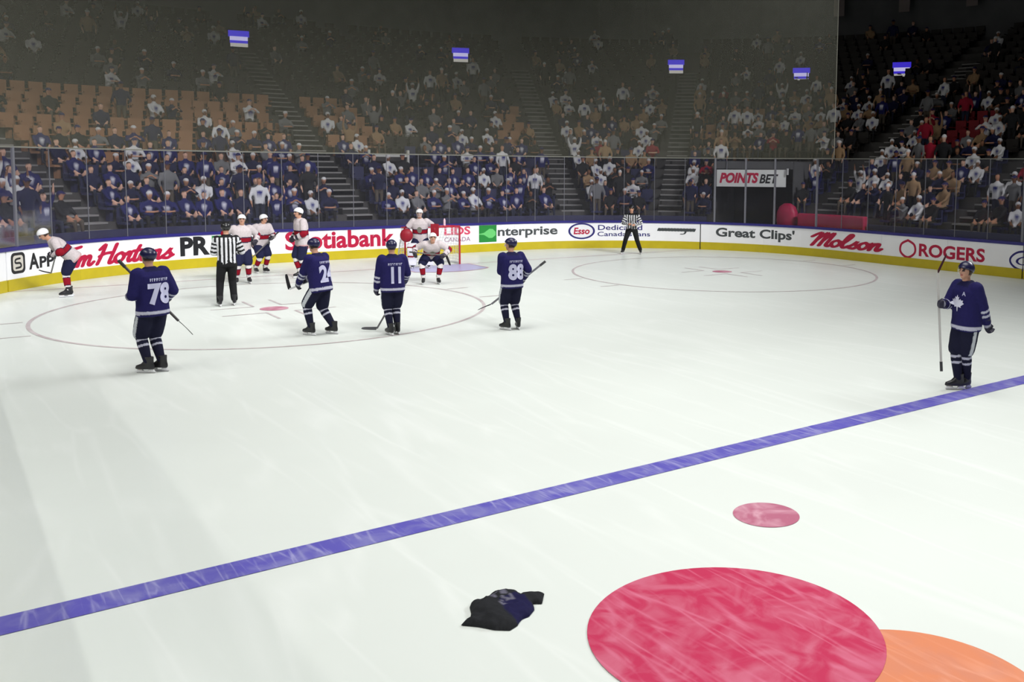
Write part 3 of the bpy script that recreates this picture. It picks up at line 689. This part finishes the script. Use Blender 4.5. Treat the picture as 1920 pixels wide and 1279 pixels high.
        if team == 'blue':
            if torso or arm is None:
                if hem + .035 < z < hem + .085: return WHT
                return NAVY if z < .53 else (25, 24, 60)
            t = arm[0]
            if .53 < t < .60 or .67 < t < .74: return WHT
            return NAVY
        if torso or arm is None:
            if .17 < z < .27: return RED
            if .27 < z < .295 or .145 < z < .17: return (40, 34, 60)
            if hem - .05 < z < hem + .04: return (196, 150, 152)
            return WJ
        t = arm[0]
        if .40 < t < .62: return RED
        if .62 < t < .65 or .37 < t < .40: return (40, 34, 60)
        return WJ
    jm = fuse(mb, .0145, jc, 2, wrinkle=.007, seed=seed); jo = mk('jersey', jm, root, M_CLOTH)
    bvh = BVHTree.FromPolygons([v.co[:] for v in jm.vertices], [p.vertices[:] for p in jm.polygons])
    def decal(bm, z0, back=True, name='number', col=(178, 178, 204), x0=0.0, par=jo):
        fdir = fs if back else -fs; xd = rs if back else -rs; bad = []
        for k in range(1, 14):
            for co, no in (((-.26 + k * .04, 0, 0), (1, 0, 0)), ((0, -.28 + k * .04, 0), (0, 1, 0))):
                bmesh.ops.bisect_plane(bm, geom=list(bm.verts) + list(bm.edges) + list(bm.faces), plane_co=co, plane_no=no)
        for v in bm.verts:
            o = rel(z0) + xd * (v.co.x + x0) + u * v.co.y - fdir * .23; h = bvh.ray_cast(o, fdir, 1.0)
            if h[0] is None: bad.append(v)
            else: v.co = h[0] - fdir * .009
        bmesh.ops.delete(bm, geom=bad, context='VERTS')
        me = bpy.data.meshes.new(name); bm.to_mesh(me); bm.free(); me.materials.clear(); mk(name, me, par, mat('twill_%02x%02x%02x' % col, col, rough=.8))
    if number:
        tw_, th_ = .36 if number != '11' else .19, .32
        decal(fit(text_mesh(number, 1, 0, .05), -tw_ / 2, tw_ / 2, -th_ / 2, th_ / 2, .05), .20, True, x0=.035)
        bm = bmesh.new(); rg = random.Random(seed); x = -.14
        while x < .14:
            w = rg.choice((.018, .024, .03))
            for P_ in ([(x, -.02), (x + .009, -.02), (x + .009, .025), (x, .025)], [(x + .009, .012 if rg.random() < .5 else -.018), (x + w, .012), (x + w, .024), (x + .009, .024)]): bm.faces.new([bm.verts.new((a_, b_, 0)) for a_, b_ in P_])
            x += w + .012
        decal(bm, .405, True, 'name_bar', x0=.03)
    if crest:
        L = [(0, 1), (.14, .68), (.34, .78), (.28, .36), (.56, .56), (.62, .38), (.92, .42), (.82, .16), (.98, .02), (.52, -.30), (.58, -.48), (.1, -.40), (.05, -.95)]
        P_ = (L + [(-x, y) for x, y in L[::-1] if x > 0]) if team == 'blue' else [(.6 * math.cos(i * PI / 9), .8 * math.sin(i * PI / 9)) for i in range(18)]; sc_ = .125 if team == 'blue' else .12
        bm = bmesh.new(); bm.faces.new([bm.verts.new((x * sc_, y * sc_, 0)) for x, y in P_]); bmesh.ops.triangulate(bm, faces=bm.faces)
        decal(bm, .28, False, 'crest', (205, 205, 222) if team == 'blue' else (110, 110, 100))
        if team == 'blue': decal(fit(text_mesh('A', 1, 0, .02), -.03, .03, -.03, .03), .43, False, 'captain_letter', x0=.12)
    if team == 'blue':
        for sx, nm in ((-1, 'l'), (1, 'r')): pass
    # pants
    pc = {'blue': NAVYD, 'white': (30, 32, 60), 'official': (28, 28, 30)}[team]; mb = MB()
    mb.loft([(H + u * .06, r * .19, fc * .14), (H - Z * .02, r * .20, fc * .15), (H - Z * .10, r * .19, fc * .145)], 18)
    for i, (h_, k, an, ft, tf) in enumerate(legs):
        d = (k - h_).normalized()
        if off: mb.cap(h_, k, .112, .085, 14); mb.cap(k, an, .083, .07, 14)
        else:
            e_ = h_.lerp(k, .90); mb.cap(h_, h_.lerp(k, .5), .125, .128, 14); mb.cap(h_.lerp(k, .5), e_, .128, .118, 14)
    def pcf(p, nrm):
        if off: return pc
        for i, (h_, k, an, ft, tf) in enumerate(legs):
            t, d = seg_t(p, h_, k); q = p - h_.lerp(k, t); sx = (-1, 1)[i]
            if d > .085 and t > .1 and q.dot(r) * sx > .09 and abs(q.dot(fc)) < .028: return (186, 190, 196) if team == 'blue' else pc
        return pc
    mk('pants', fuse(mb, .016, pcf, 2, wrinkle=.006, seed=seed + 5), root, M_CLOTH)
    for i, (h_, k, an, ft, tf) in enumerate(legs):
        sx = (-1, 1)[i]
        if not off and not goalie:
            mb = MB(); e_ = h_.lerp(k, .80); mb.cap(e_, k, .080, .078, 14); sh_ = (an - k).normalized(); mb.cap(k, k.lerp(an, .3) - (f * .0), .078, .082, 14); mb.cap(k.lerp(an, .3), k.lerp(an, .93), .082, .058, 14)
            def sc1(p, nrm):
                t, d = seg_t(p, k, an)
                if team == 'blue': return WHT if (.12 < t < .20 or .33 < t < .41) else NAVYD
                return RED if .30 < t < .68 else ((40, 34, 60) if (.25 < t <= .30 or .68 <= t < .73) else (214, 208, 208))
            mk('sock', fuse(mb, .012, sc1, 1), root, M_CLOTH)
        if goalie:
            mb = MB(); o_ = tf * .09; mb.loft([(ft + Z * .10 + tf * .12, r * .12, tf * .05), (an.lerp(k, .3) + o_, r * .13, tf * .06), (an.lerp(k, .75) + o_, r * .14, tf * .07), (k + Z * .02 + o_, r * .145, tf * .08), (k + Z * .22 + o_ * .6, r * .14, tf * .05)], 14, e=3.5)
            mb.cap(k, an, .07, .06)
            def gpf(p, nrm):
                z = (p - an).dot(Z); return RED if abs(z - .22) < .025 or abs(z - .50) < .02 else (214, 214, 222)
            mk('leg_pad', fuse(mb, .018, gpf, 1), root, M_CLOTH)
        # skate
        sr = Vector((tf.y, -tf.x, 0)); mb = MB(); b0 = ft + Z * .075
        mb.loft([(b0 - Z * .018 + tf * .03, sr * .036, tf * .135), (b0 + tf * .03, sr * .044, tf * .145), (b0 + Z * .035 + tf * .025, sr * .046, tf * .14), (b0 + Z * .065 - tf * .01, sr * .044, tf * .095), (b0 + Z * .11 - tf * .03, sr * .048, tf * .07), (b0 + Z * .17 - tf * .035, sr * .052, tf * .068)], 16, e=2.2)
        bt = mk('skate', fuse(mb, .011, lambda p, nn: (30, 30, 34) if (p - b0).z > -.005 else (70, 70, 74), 1), root, M_PLASTIC)
        mb = MB()
        for c, l in ((.10, .05), (-.065, .05)): mb.loft([(ft + tf * c + Z * .018, sr * .008, tf * (l + .02)), (ft + tf * c + Z * .055, sr * .02, tf * l * .8)], 8)
        mb.loft([(ft + tf * .015 + Z * .014, sr * .007, tf * .15), (ft + tf * .015 + Z * .030, sr * .009, tf * .145)], 8, e=4); mb.build('blade_holder', mat('skate_white', (222, 222, 226), rough=.4), bt)
        MB().loft([(ft + tf * .015 + Z * .0005, sr * .0025, tf * .135), (ft + tf * .015 + Z * .018, sr * .0025, tf * .15)], 8, e=4).build('steel_blade', M_STEEL, bt)
    # gloves: palm, four finger rolls closing round the stick, thumb, flared cuff
    if not off:
        gcol = (32, 30, 50) if team == 'blue' else (38, 34, 46)
        for i, (s_, e, w) in enumerate(arms):
            sx = (-1, 1)[i]; d = (w - e).normalized(); q = (Z - d * d.dot(Z)); q = q.normalized() if q.length > .2 else rs; q2 = d.cross(q) * sx; mb = MB()
            mb.cap(w - d * .11, w - d * .01, .072, .058, 12); mb.loft([(w - d * .01, q * .050, q2 * .042), (w + d * .045, q * .060, q2 * .045), (w + d * .085, q * .058, q2 * .034)], 12)
            for j in range(4):
                L_ = (.036, .044, .042, .032)[j]; b0 = w + d * .08 + q * (.043 - .029 * j); m1 = b0 + d * L_ - q2 * .022; mb.cap(b0, m1, .019, .018, 8); mb.cap(m1, m1 - d * .012 - q2 * .040, .018, .016, 8)
            mb.cap(w + d * .02 + q * .05, w + d * .075 + q * .070 - q2 * .03, .022, .018, 8)
            if goalie: 
                if i == 1: mb.ball(w + d * .10, (.19, .12, .20), 14, 10)
                else: mb.box((-.12, -.03, -.18), (.12, .03, .18), fr=lambda v: w + d * .04 + rs * v.x + fs * (v.y + .06) + Z * v.z)
            gc = RED if goalie else gcol
            def gf(p, nn, w=w, d=d):
                t = (p - w).dot(d)
                if team == 'blue' and -.02 < t < .03: return (150, 150, 165)
                return gc
            mk('glove', fuse(mb, .0125, gf, 1), root, M_LEATHER)
    return root, a

def scr(pos, v):  # helper: player-frame point back to world
    a = math.atan2(pos[0] - CAM.x, pos[1] - CAM.y)
    return Vector((pos[0] + v[0] * math.cos(a) + v[1] * math.sin(a), pos[1] - v[0] * math.sin(a) + v[1] * math.cos(a), v[2]))

# blue team
p = (-10.05, 15.73)
_, a = player('hockey player in blue jersey numbered 78 seen from behind, nearest on the left', p, face=-32, hands=((-.30, .16, 1.12), (.16, .32, 1.0)), feet=((-.10, -.05, 0), (.08, .0, 0)), toe=(30, -25), number='78', head=-10, seed=1, scale=1.03, lean=3, elbow_out=.30)
hockey_stick('dark hockey stick held slanting across the front of the player numbered 78', (*p, 0), -a, (-.44, .30, 1.70), (.36, .40, .70), (.6, .02, -.62))
p = (-6.92, 17.36)
_, a = player('hockey player in blue jersey with a number 2 visible, striding left with stick levelled', p, face=-48, hands=((-.40, .22, .93), (-.22, .40, 1.02)), feet=((-.20, .0, 0), (.20, .05, 0)), toe=(5, -5), number='24', head=0, nod=8, seed=2, lean=9, hipz=.94, elbow_out=.4, scale=1.0)
hockey_stick('hockey stick held level, blade up, by the striding player with number 2', (*p, 0), -a, (.02, .34, 1.06), (-.56, .62, .80), (-.25, .1, .9), bcol=(24, 24, 28), col=(200, 200, 205))
p = (-5.82, 16.62)
_, a = player('hockey player in blue jersey numbered 11 seen from behind, left arm hanging', p, face=-12, hands=((-.31, .10, .86), (.22, .36, .98)), feet=((-.06, -.03, 0), (.07, .06, 0)), toe=(20, -12), number='11', head=14, seed=3, lean=3, elbow_out=.45, scale=.97)
hockey_stick('hockey stick slanting down to the ice at the left foot of player numbered 11', (*p, 0), -a, (.26, .30, 1.05), (-.30, .42, .06), (-.95, .1, .0), col=(110, 108, 112), bcol=(90, 90, 94))
p = (-3.69, 15.88)
_, a = player('hockey player in blue jersey numbered 88 seen from behind, looking left with stick across body', p, face=-26, hands=((-.17, .30, 1.28), (.24, .30, 1.0)), feet=((-.12, -.05, 0), (.12, .03, 0)), toe=(28, 12), number='88', head=-48, seed=4, lean=3, elbow_out=.35, scale=.97)
hockey_stick('hockey stick held diagonally across the body of player numbered 88', (*p, 0), -a, (.66, .36, 1.30), (-.40, .30, .46), (-.9, .1, -.35), col=(104, 104, 112), bcol=(48, 46, 52))
p = (-.78, 7.98)
_, a = player('hockey player in blue jersey standing by the blue line at right, stick held upright', p, face=-129, hands=((.33, .04, .97), (-.30, -.22, 1.27)), feet=((.07, .06, 0), (-.05, -.04, 0)), hip=(.05, 0), hipz=1.01, toe=(10, 18), crest=True, head=-8, seed=6, lean=3, elbow_out=.5, scale=1.0, side_lean=-2)
hockey_stick('hockey stick held upright, dark blade raised, by the player beside the blue line', (*p, 0), -a, (-.26, -.26, .30), (-.365, -.26, 1.72), (.38, 0, .92), col=(176, 174, 172), bcol=(58, 24, 34))
# white team
p = (-10.13, 25.51)
_, a = player('hockey player in white jersey skating left along the boards, bent forward', p, team='white', face=-100, hip=(.10, 0), hipz=.97, lean=46, hands=((-.30, -.22, 1.02), (-.26, .12, 1.06)), feet=((-.0, .04, 0), (-.02, -.12, 0)), toe=(5, 5), head=0, nod=20, seed=7, elbow_out=.5, scale=1.0)
hockey_stick('dark hockey stick carried low by the white-jerseyed player skating left', (*p, 0), -a, (-.22, -.45, 1.0), (-.33, .75, .50), (-.7, .3, .1), col=(120, 118, 116), bcol=(60, 56, 56))
player('hockey player in white jersey mostly hidden behind the striped official', (-6.11, 25.77), team='white', face=172, lean=8, hands=((.34, -.14, 1.12), (-.36, -.14, 1.12)), feet=((.16, 0, 0), (-.14, 0, 0)), head=6, seed=8, scale=1.0)
p = (-5.04, 27.97)
_, a = player('hockey player in white jersey and navy pants, second from left near the end boards', p, team='white', face=150, lean=16, hipz=.9, hip=(.02, .06), hands=((.34, -.28, 1.06), (-.26, -.30, 1.08)), feet=((.15, 0, 0), (-.12, 0, 0)), head=-25, seed=9, scale=.98)
hockey_stick('stick held across the thighs of the white-jerseyed player near the end boards', (*p, 0), -a, (.52, -.36, 1.22), (-.36, -.42, .34), (-.9, 0, -.1), col=(90, 88, 88))
p = (-4.39, 26.19)
player('hockey player in white jersey partly hidden behind the striding blue player', p, team='white', face=-112, lean=5, hands=((-.20, -.20, 1.05), (-.24, .16, 1.05)), feet=((.10, 0, 0), (-.08, 0, 0)), head=0, seed=10, scale=1.06, hipz=.98)
p = (-2.02, 23.02)
_, a = player('hockey player in white jersey crouching with stick across his knees before the goal', p, team='white', face=176, lean=52, hipz=.80, hip=(.02, .28), hands=((.36, -.24, .82), (-.42, -.26, .86)), feet=((.20, 0, 0), (-.20, 0, 0)), toe=(12, 12), head=0, nod=-18, crest=True, seed=11, scale=.98, kneepole=((.5, -1, 0), (-.5, -1, 0)))
hockey_stick('hockey stick laid across the knees of the crouching player', (*p, 0), -a, (-.55, -.34, .90), (.40, -.30, .80), (.3, 0, -.8), col=(96, 90, 90))
p = (-.62, 26.7)
player('goalkeeper in white jersey with red gloves standing in the goal mouth', p, team='white', face=186, lean=14, hipz=.92, hip=(0, .1), hands=((.42, -.16, 1.18), (-.40, -.26, 1.05)), feet=((.24, 0, 0), (-.22, 0, 0)), head=0, goalie=True, crest=True, seed=12, scale=1.03, kneepole=((.4, -1, 0), (-.4, -1, 0)))
# officials
player('striped hockey official in black trousers seen from behind, hands clasped in front', (-7.43, 21.95), team='official', face=-6, lean=2, hands=((-.08, .26, 1.16), (.10, .26, 1.16)), feet=((-.17, 0, 0), (.13, .1, 0)), head=6, seed=13, elbow_out=.6, scale=1.02, visor=False)
player('far striped hockey official standing legs apart beside the end boards', (7.82, 27.04), team='official', face=186, lean=12, hipz=.92, hip=(0, .05), hands=((.10, -.30, 1.08), (-.12, -.30, 1.10)), feet=((.32, 0, 0), (-.32, 0, 0)), toe=(15, 15), head=0, seed=14, elbow_out=.9, scale=1.0, visor=False)

# dark jersey thrown on the ice
sil = [(-.291, .052), (-.20, .09), (-.156, .16), (-.12, .25), (-.07, .314), (.0, .285), (.06, .30), (.12, .335), (.20, .31), (.25, .25), (.27, .185), (.332, .179), (.433, .117), (.335, -.008), (.282, .031), (.255, -.03), (.239, -.057), (.161, -.116), (.103, -.121), (.06, -.15), (.024, -.184), (-.052, -.21), (-.137, -.14), (-.206, -.037)]
def inside(x, y):
    c = False
    for i in range(len(sil)):
        a, b = sil[i], sil[i - 1]
        if (a[1] > y) != (b[1] > y) and x < (b[0] - a[0]) * (y - a[1]) / (b[1] - a[1]) + a[0]: c = not c
    return c
def edge_d(x, y):
    P = Vector((x, y, 0)); return min(seg_t(P, Vector((*sil[i - 1], 0)), Vector((*sil[i], 0)))[1] for i in range(len(sil)))
bm = bmesh.new(); bm.faces.new([bm.verts.new((x, y, 0)) for x, y in sil])
for k in range(1, 40):
    for co, no in (((-.3 + k * .02, 0, 0), (1, 0, 0)), ((0, -.25 + k * .016, 0), (0, 1, 0))):
        bmesh.ops.bisect_plane(bm, geom=list(bm.verts) + list(bm.edges) + list(bm.faces), plane_co=co, plane_no=no)
bmesh.ops.triangulate(bm, faces=bm.faces)
cl = bm.loops.layers.float_color.new('Col') if False else None
top = {}
for v in bm.verts:
    e = edge_d(v.co.x, v.co.y); x, y = v.co.x, v.co.y
    h = .03 * min(1, e / .02) ** .6 + .05 * min(1, e / .09) * (0.55 + .9 * noise.noise(Vector((x * 7, y * 7, 1)))) + .018 * min(1, e / .03) * noise.noise(Vector((x * 26, y * 18, 4)))
    top[v] = max(.004, h)
ret = bmesh.ops.extrude_face_region(bm, geom=list(bm.faces)); ev = [g for g in ret['geom'] if isinstance(g, bmesh.types.BMVert)]
for v in ev: v.co.z = .002
for v, h in top.items():
    if v.is_valid: v.co.z = h
bmesh.ops.recalc_face_normals(bm, faces=bm.faces)
me = bpy.data.meshes.new('jersey'); bm.to_mesh(me); bm.free()
ca = me.color_attributes.new('Col', 'FLOAT_COLOR', 'POINT'); buf = []
for v in me.vertices:
    x, y = v.co.x, v.co.y; q = (x - .10) * .8 - (y + .02) * .2
    navy = .03 < x < .24 and y < .16 and x - y * .3 > .03
    pr = .055 < x < .165 and .08 < y < .27 and noise.noise(Vector((x * 40, y * 28, 9))) > .02
    buf += [*lin((104, 102, 118) if pr else ((28, 26, 64) if navy else (36, 37, 40))), 1]
ca.data.foreach_set('color', buf); me.polygons.foreach_set('use_smooth', [True] * len(me.polygons))
o = mk('crumpled_jersey', me, None, M_CLOTH); o.location = (-9.60, 5.88, 0.003); tag(o, 'crumpled black and navy jersey thrown on the ice below the blue line', 'jersey')

# ------------------------------------------------------------------ spectators and seats
rg = random.Random(7)
def spectator_mesh(pose, top, pants, hat, skin, logo, name, voxel=.04):
    mb = MB(); Z = Vector((0, 0, 1)); f = Vector((0, -1, 0)); r = Vector((1, 0, 0))
    sit = pose != 'standing'; hz = .50 if sit else .92; ln = {'leaning': .28, 'seated': -.06, 'standing': 0, 'arms raised': 0, 'clapping': .08}[pose]
    H = Vector((0, -.0, hz)); u = (Z + f * ln).normalized(); ft = f if ln >= 0 else f
    mb.loft([(H - Z * .04, r * .17, f * .13), (H + u * .12, r * .165, f * .12), (H + u * .34, r * .20, f * .125), (H + u * .46, r * .19, f * .105), (H + u * .53, r * .08, f * .07)], 12)
    hc = H + u * .70; mb.cap(H + u * .5, hc, .055, .055, 8); mb.ball(hc, (.082, .10, .12), 10, 8); mb.cap(hc + f * .09 - Z * .01, hc + f * .115 - Z * .02, .012, .016, 6)
    if hat: mb.ball(hc + Z * .045, (.095, .112, .095), 10, 8)
    if hat == 2: mb.box((-.07, -.2, .04), (.07, -.07, .065), fr=lambda v: hc + v)
    el = []; hd = []
    for sx in (-1, 1):
        s = H + u * .44 + r * .20 * sx
        hnd = {'seated': H + r * .12 * sx + f * .34 + Z * .10, 'leaning': H + f * .42 + r * .06 * sx + Z * .20, 'standing': H + r * .25 * sx + f * .14 + Z * -.05, 'arms raised': H + u * .95 + r * .24 * sx + f * .1, 'clapping': H + f * .33 + r * .04 * sx + Z * .42}[pose]
        e, w = ik(s, hnd, .28, .25, r * sx - Z * .6); mb.cap(s, e, .065, .052, 8); mb.cap(e, w, .05, .036, 8); mb.ball(w + (w - e).normalized() * .06, (.04, .03, .055), 8, 6); hd.append(w)
        for j in range(4): mb.cap(w + (w - e).normalized() * .08 + r * (j - 1.5) * .018, w + (w - e).normalized() * (.13 - .005 * abs(j - 1.5)) + r * (j - 1.5) * .022, .011, .009, 5)
    for sx in (-1, 1):
        h = H + r * .09 * sx
        if sit: k = h + f * .44 + Z * .02 + r * .04 * sx; a = k - Z * .44 + f * .03
        else: k = h - Z * .42 + f * .03; a = h - Z * .84
        mb.cap(h, k, .085, .065, 8); mb.cap(k, a, .06, .045, 8); mb.cap(a, a + f * .13 - Z * .02, .045, .035, 8)
    hatc = {0: None, 1: (196, 196, 198), 2: (34, 34, 60), 3: (206, 206, 208)}[hat] if hat in (0, 1, 2, 3) else None
    hair = (48, 38, 32)
    def cf(p, n):
        l = p - hc
        if l.length < .19 and p.z > hc.z - .12:
            if hat and p.z > hc.z + .035: return (200, 200, 202) if hat == 1 else (40, 38, 84)
            if l.y > .0 or l.z > .075: return hair
            return skin
        for w in hd:
            if (p - w).length < .15 and (pose in ('arms raised', 'clapping') or (p - w).length < .12): return skin
        t = (p - H).dot(u)
        if t > -.03 and (not sit or p.y > -.30 or p.z > H.z + .1):
            if logo and p.y < -.06 and abs(p.x) < .085 and .20 < t < .36: return logo
            return top
        return pants if p.z > (.14 if True else 0) else (34, 34, 36)
    me = fuse(mb, voxel, cf, 1, dec=.5); me.name = name; me.materials.append(M_CLOTH); return me
SK = [(206, 164, 142), (176, 128, 102), (122, 84, 62)]
TOPS = {'blue': ((30, 32, 86), (205, 205, 215)), 'white': ((206, 206, 208), (40, 44, 120)), 'black': ((34, 34, 36), None), 'grey': ((108, 108, 110), None), 'red': ((140, 26, 46), None), 'tan': ((150, 122, 92), None), 'navy': ((30, 32, 62), None)}
PANTS = [(40, 44, 62), (34, 34, 36), (88, 80, 70)]
VAR = {}
for ti, (tn, (tc_, lg_)) in enumerate(TOPS.items()):
    for pi, pose in enumerate(('seated', 'leaning', 'standing', 'arms raised', 'clapping')):
        hat = (ti + pi) % 3; VAR[(tn, pose)] = spectator_mesh(pose, tc_, PANTS[(ti + pi) % 3], hat, SK[(ti * 2 + pi) % 3], lg_, 'spectator_' + tn)
seat_mb = MB()
seat_mb.box((-.23, -.24, .36), (.23, .20, .43)); seat_mb.box((-.23, .18, .40), (.23, .25, .86)); seat_mb.box((-.27, -.20, .56), (-.235, .20, .60)); seat_mb.box((.235, -.20, .56), (.27, .20, .60)); seat_mb.box((-.05, -.05, 0), (.05, .18, .36))
SEATC = {'orange': mat('orange_seat', (158, 116, 84), rough=.6, var=.08, scale=.7), 'blue': mat('blue_seat', (44, 46, 82), rough=.6), 'red': mat('red_seat', (120, 24, 34), rough=.6), 'brown': mat('dimmed_brown_seat', (40, 36, 33), rough=.6)}
SEATM = {}
for c, m in SEATC.items():
    me = seat_mb.mesh('seat_' + c); me.materials.append(m); SEATM[c] = me
inv = Matrix(((rr.x, rr.y, rr.z), (uu.x, uu.y, uu.z), (fw.x, fw.y, fw.z)))
def visible(p, mg=140):
    q = inv @ (p - CAM)
    if q.z < 1: return False
    x = 960 + CX + F * q.x / q.z; y = 639.5 + CY - F * q.y / q.z
    return -mg < x < 1920 + mg and y > -60
places = []
for k in range(NR):
    d = drow(k) + .50
    for ai in range(len(AISLES) + 1):
        a = AISLES[ai - 1] if ai > 0 else SL; b = AISLES[ai] if ai < len(AISLES) else SR
        a2 = a + (AW + .12) / stretch(a, d) if ai > 0 else a; b2 = b - (AW + .12) / stretch(b, d) if ai < len(AISLES) else b
        st = .58 / stretch((a2 + b2) / 2, d) if not (a2 < S2 < b2 or a2 < S3 < b2 or a2 < S1 < b2 or a2 < S4 < b2) else None
        s = a2; j = 0; row = []
        while True:
            w = .58 / stretch(s + .05, d); s += w / 2
            if s + w / 2 > b2: break
            row.append(s); s += w / 2
        for j, s in enumerate(row):
            if k < 6 and TUN[0] - .12 < s < TUN[1] + .12: continue
            if k in (4, 5) and 40.9 < s < 43.1: continue
            if k == 0 and 54.4 < s < 58.6: continue
            if 38.2 < s < 38.9 and 15 <= k <= 15: pass
            p = at(s, d, zrow(k))
            if visible(p + Vector((0, 0, .8))): places.append((k, ai, j, len(row), s, d, p))
NAMES = {23.5: 'far left stairway', 31.6: 'left corner stairway', 39.42: 'middle stairway', 47.45: 'stairway right of net', 50.7: 'stairway left of tunnel', 55.9: 'stairway right of tunnel', 61.5: 'right corner stairway', 67.5: 'far right stairway'}
ORD = ['front', 'second', 'third', 'fourth', 'fifth', 'sixth', 'seventh', 'eighth', 'ninth', 'tenth', 'eleventh', 'twelfth', 'thirteenth', 'fourteenth', 'fifteenth', 'sixteenth', 'seventeenth', 'eighteenth', 'nineteenth', 'twentieth', 'twenty-first', 'twenty-second', 'twenty-third', 'twenty-fourth', 'twenty-fifth', 'twenty-sixth']
def where(k, ai, j, nrow):
    if ai > 0 and (j < nrow / 2 or ai >= len(AISLES)): return ORD[k] + ' row, ' + ('first' if j == 0 else ORD[j]) + ' seat right of ' + NAMES[AISLES[ai - 1]]
    i = nrow - 1 - j; return ORD[k] + ' row, ' + ('first' if i == 0 else ORD[min(i, 25)]) + ' seat left of ' + NAMES[AISLES[ai]]
people = []; seats = []
for (k, ai, j, nrow, s, d, p) in places:
    left = s < 47
    dens = (.93 if k < 6 else (.15 if s < 42.5 else .45) if k < 13 else .30) if left else (.88 if k < 7 else .72 if k < 12 else .34)
    if s > 50: dens += .08
    red = 57.0 < s < 58.4 and 6 <= k <= 9
    if red: dens = .2
    if k >= 12: dens *= .6 if k < 15 else .35
    
    dens *= 1 + .45 * noise.noise(Vector((s * .8, k * .5, 3)))
    occ = rg.random() < dens
    sc_col = 'red' if red else ('blue' if k < (4 if s < 38.6 else 6) else ('orange' if (k < 11 and (s < 42.4 or 46.2 < s < 47.3 or 50.9 < s < 52.6)) else 'brown'))  # upper rows get dark seats standing in for light falling off up the stand
    if occ:
        t = rg.random()
        if left and k < 6: tn = 'blue' if t < .46 else 'white' if t < .60 else 'navy' if t < .82 else 'black' if t < .93 else 'grey'
        elif left: tn = 'white' if t < .22 else 'grey' if t < .45 else 'black' if t < .7 else 'navy' if t < .9 else 'tan'
        else: tn = 'black' if t < .24 else 'white' if t < .48 else 'navy' if t < .62 else 'tan' if t < .78 else 'grey' if t < .9 else 'blue' if t < .97 else 'red'
        q = rg.random(); pose = 'seated' if q < .52 else 'leaning' if q < .72 else 'clapping' if q < .84 else 'standing' if q < .96 else 'arms raised'
        if red: tn = 'red' if t < .6 else 'tan'
        people.append((p, s, k, ai, j, nrow, tn, pose))
    seats.append((p, s, k, ai, j, nrow, sc_col, occ))
def rot(s, p):
    n = base(s)[1]; return math.atan2(-n.x, n.y)
people.sort(key=lambda q: (q[0] - CAM).length)
def bulk(name, items, label, cat):
    V = []; Fs = []; Cc = []; off = 0; mi = []
    cache = {}
    for me, p, a, s_ in items:
        if me.name not in cache:
            v = np.empty(len(me.vertices) * 3, 'f'); me.vertices.foreach_get('co', v); v = v.reshape(-1, 3)
            fl = [tuple(q.vertices) for q in me.polygons]
            c = None
            if me.color_attributes: c = np.empty(len(me.vertices) * 4, 'f'); me.color_attributes['Col'].data.foreach_get('color', c); c = c.reshape(-1, 4)
            cache[me.name] = (v, fl, c)
        v, fl, c = cache[me.name]; ca, sa = math.cos(a), math.sin(a); w = v * s_
        V.append(np.stack([w[:, 0] * ca - w[:, 1] * sa + p.x, w[:, 0] * sa + w[:, 1] * ca + p.y, w[:, 2] + p.z], 1))
        Fs += [tuple(i + off for i in q) for q in fl]; off += len(v)
        if c is not None: Cc.append(c)
    me = bpy.data.meshes.new(name); me.from_pydata(np.concatenate(V).tolist(), [], Fs)
    if Cc: me.color_attributes.new('Col', 'FLOAT_COLOR', 'POINT').data.foreach_set('color', np.concatenate(Cc).ravel())
    o = mk(name, me); tag(o, label, cat, kind='stuff'); return o
NI = 300
VERB = {'seated': 'seated', 'leaning': 'leaning forward', 'standing': 'standing', 'arms raised': 'arms raised', 'clapping': 'clapping'}
rest = []
for n_, (p, s, k, ai, j, nrow, tn, pose) in enumerate(people):
    a = rot(s, p) + rg.uniform(-.35, .35); sc_ = rg.uniform(.94, 1.06); q = p.copy()
    q.z += .0
    if pose == 'standing': n = base(s)[1]; q -= Vector((n.x, n.y, 0)) * .12
    if n_ < NI:
        o = bpy.data.objects.new('spectator', VAR[(tn, pose)]); C.objects.link(o); o.location = q; o.rotation_euler = (0, 0, a); o.scale = (sc_,) * 3
        tag(o, tn + '-clad spectator ' + VERB[pose] + ', ' + where(k, ai, j, nrow), 'spectator', 'spectators in the stand')
    else: rest.append((VAR[(tn, pose)], q, a, sc_))
if rest: o = bulk('distant_spectators', rest, 'crowd of distant spectators filling the dim upper rows', 'crowd'); o.data.materials.append(M_CLOTH)
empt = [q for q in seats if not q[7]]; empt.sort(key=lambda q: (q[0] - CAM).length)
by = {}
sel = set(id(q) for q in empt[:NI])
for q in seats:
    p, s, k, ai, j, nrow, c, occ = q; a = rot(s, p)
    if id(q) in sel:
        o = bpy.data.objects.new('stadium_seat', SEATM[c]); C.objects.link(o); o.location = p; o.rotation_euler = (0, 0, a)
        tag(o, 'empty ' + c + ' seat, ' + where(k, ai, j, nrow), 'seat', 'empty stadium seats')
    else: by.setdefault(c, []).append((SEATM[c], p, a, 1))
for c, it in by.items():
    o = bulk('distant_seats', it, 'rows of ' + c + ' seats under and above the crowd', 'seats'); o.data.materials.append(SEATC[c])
print('CROWD', len(people), len(seats), len(empt))
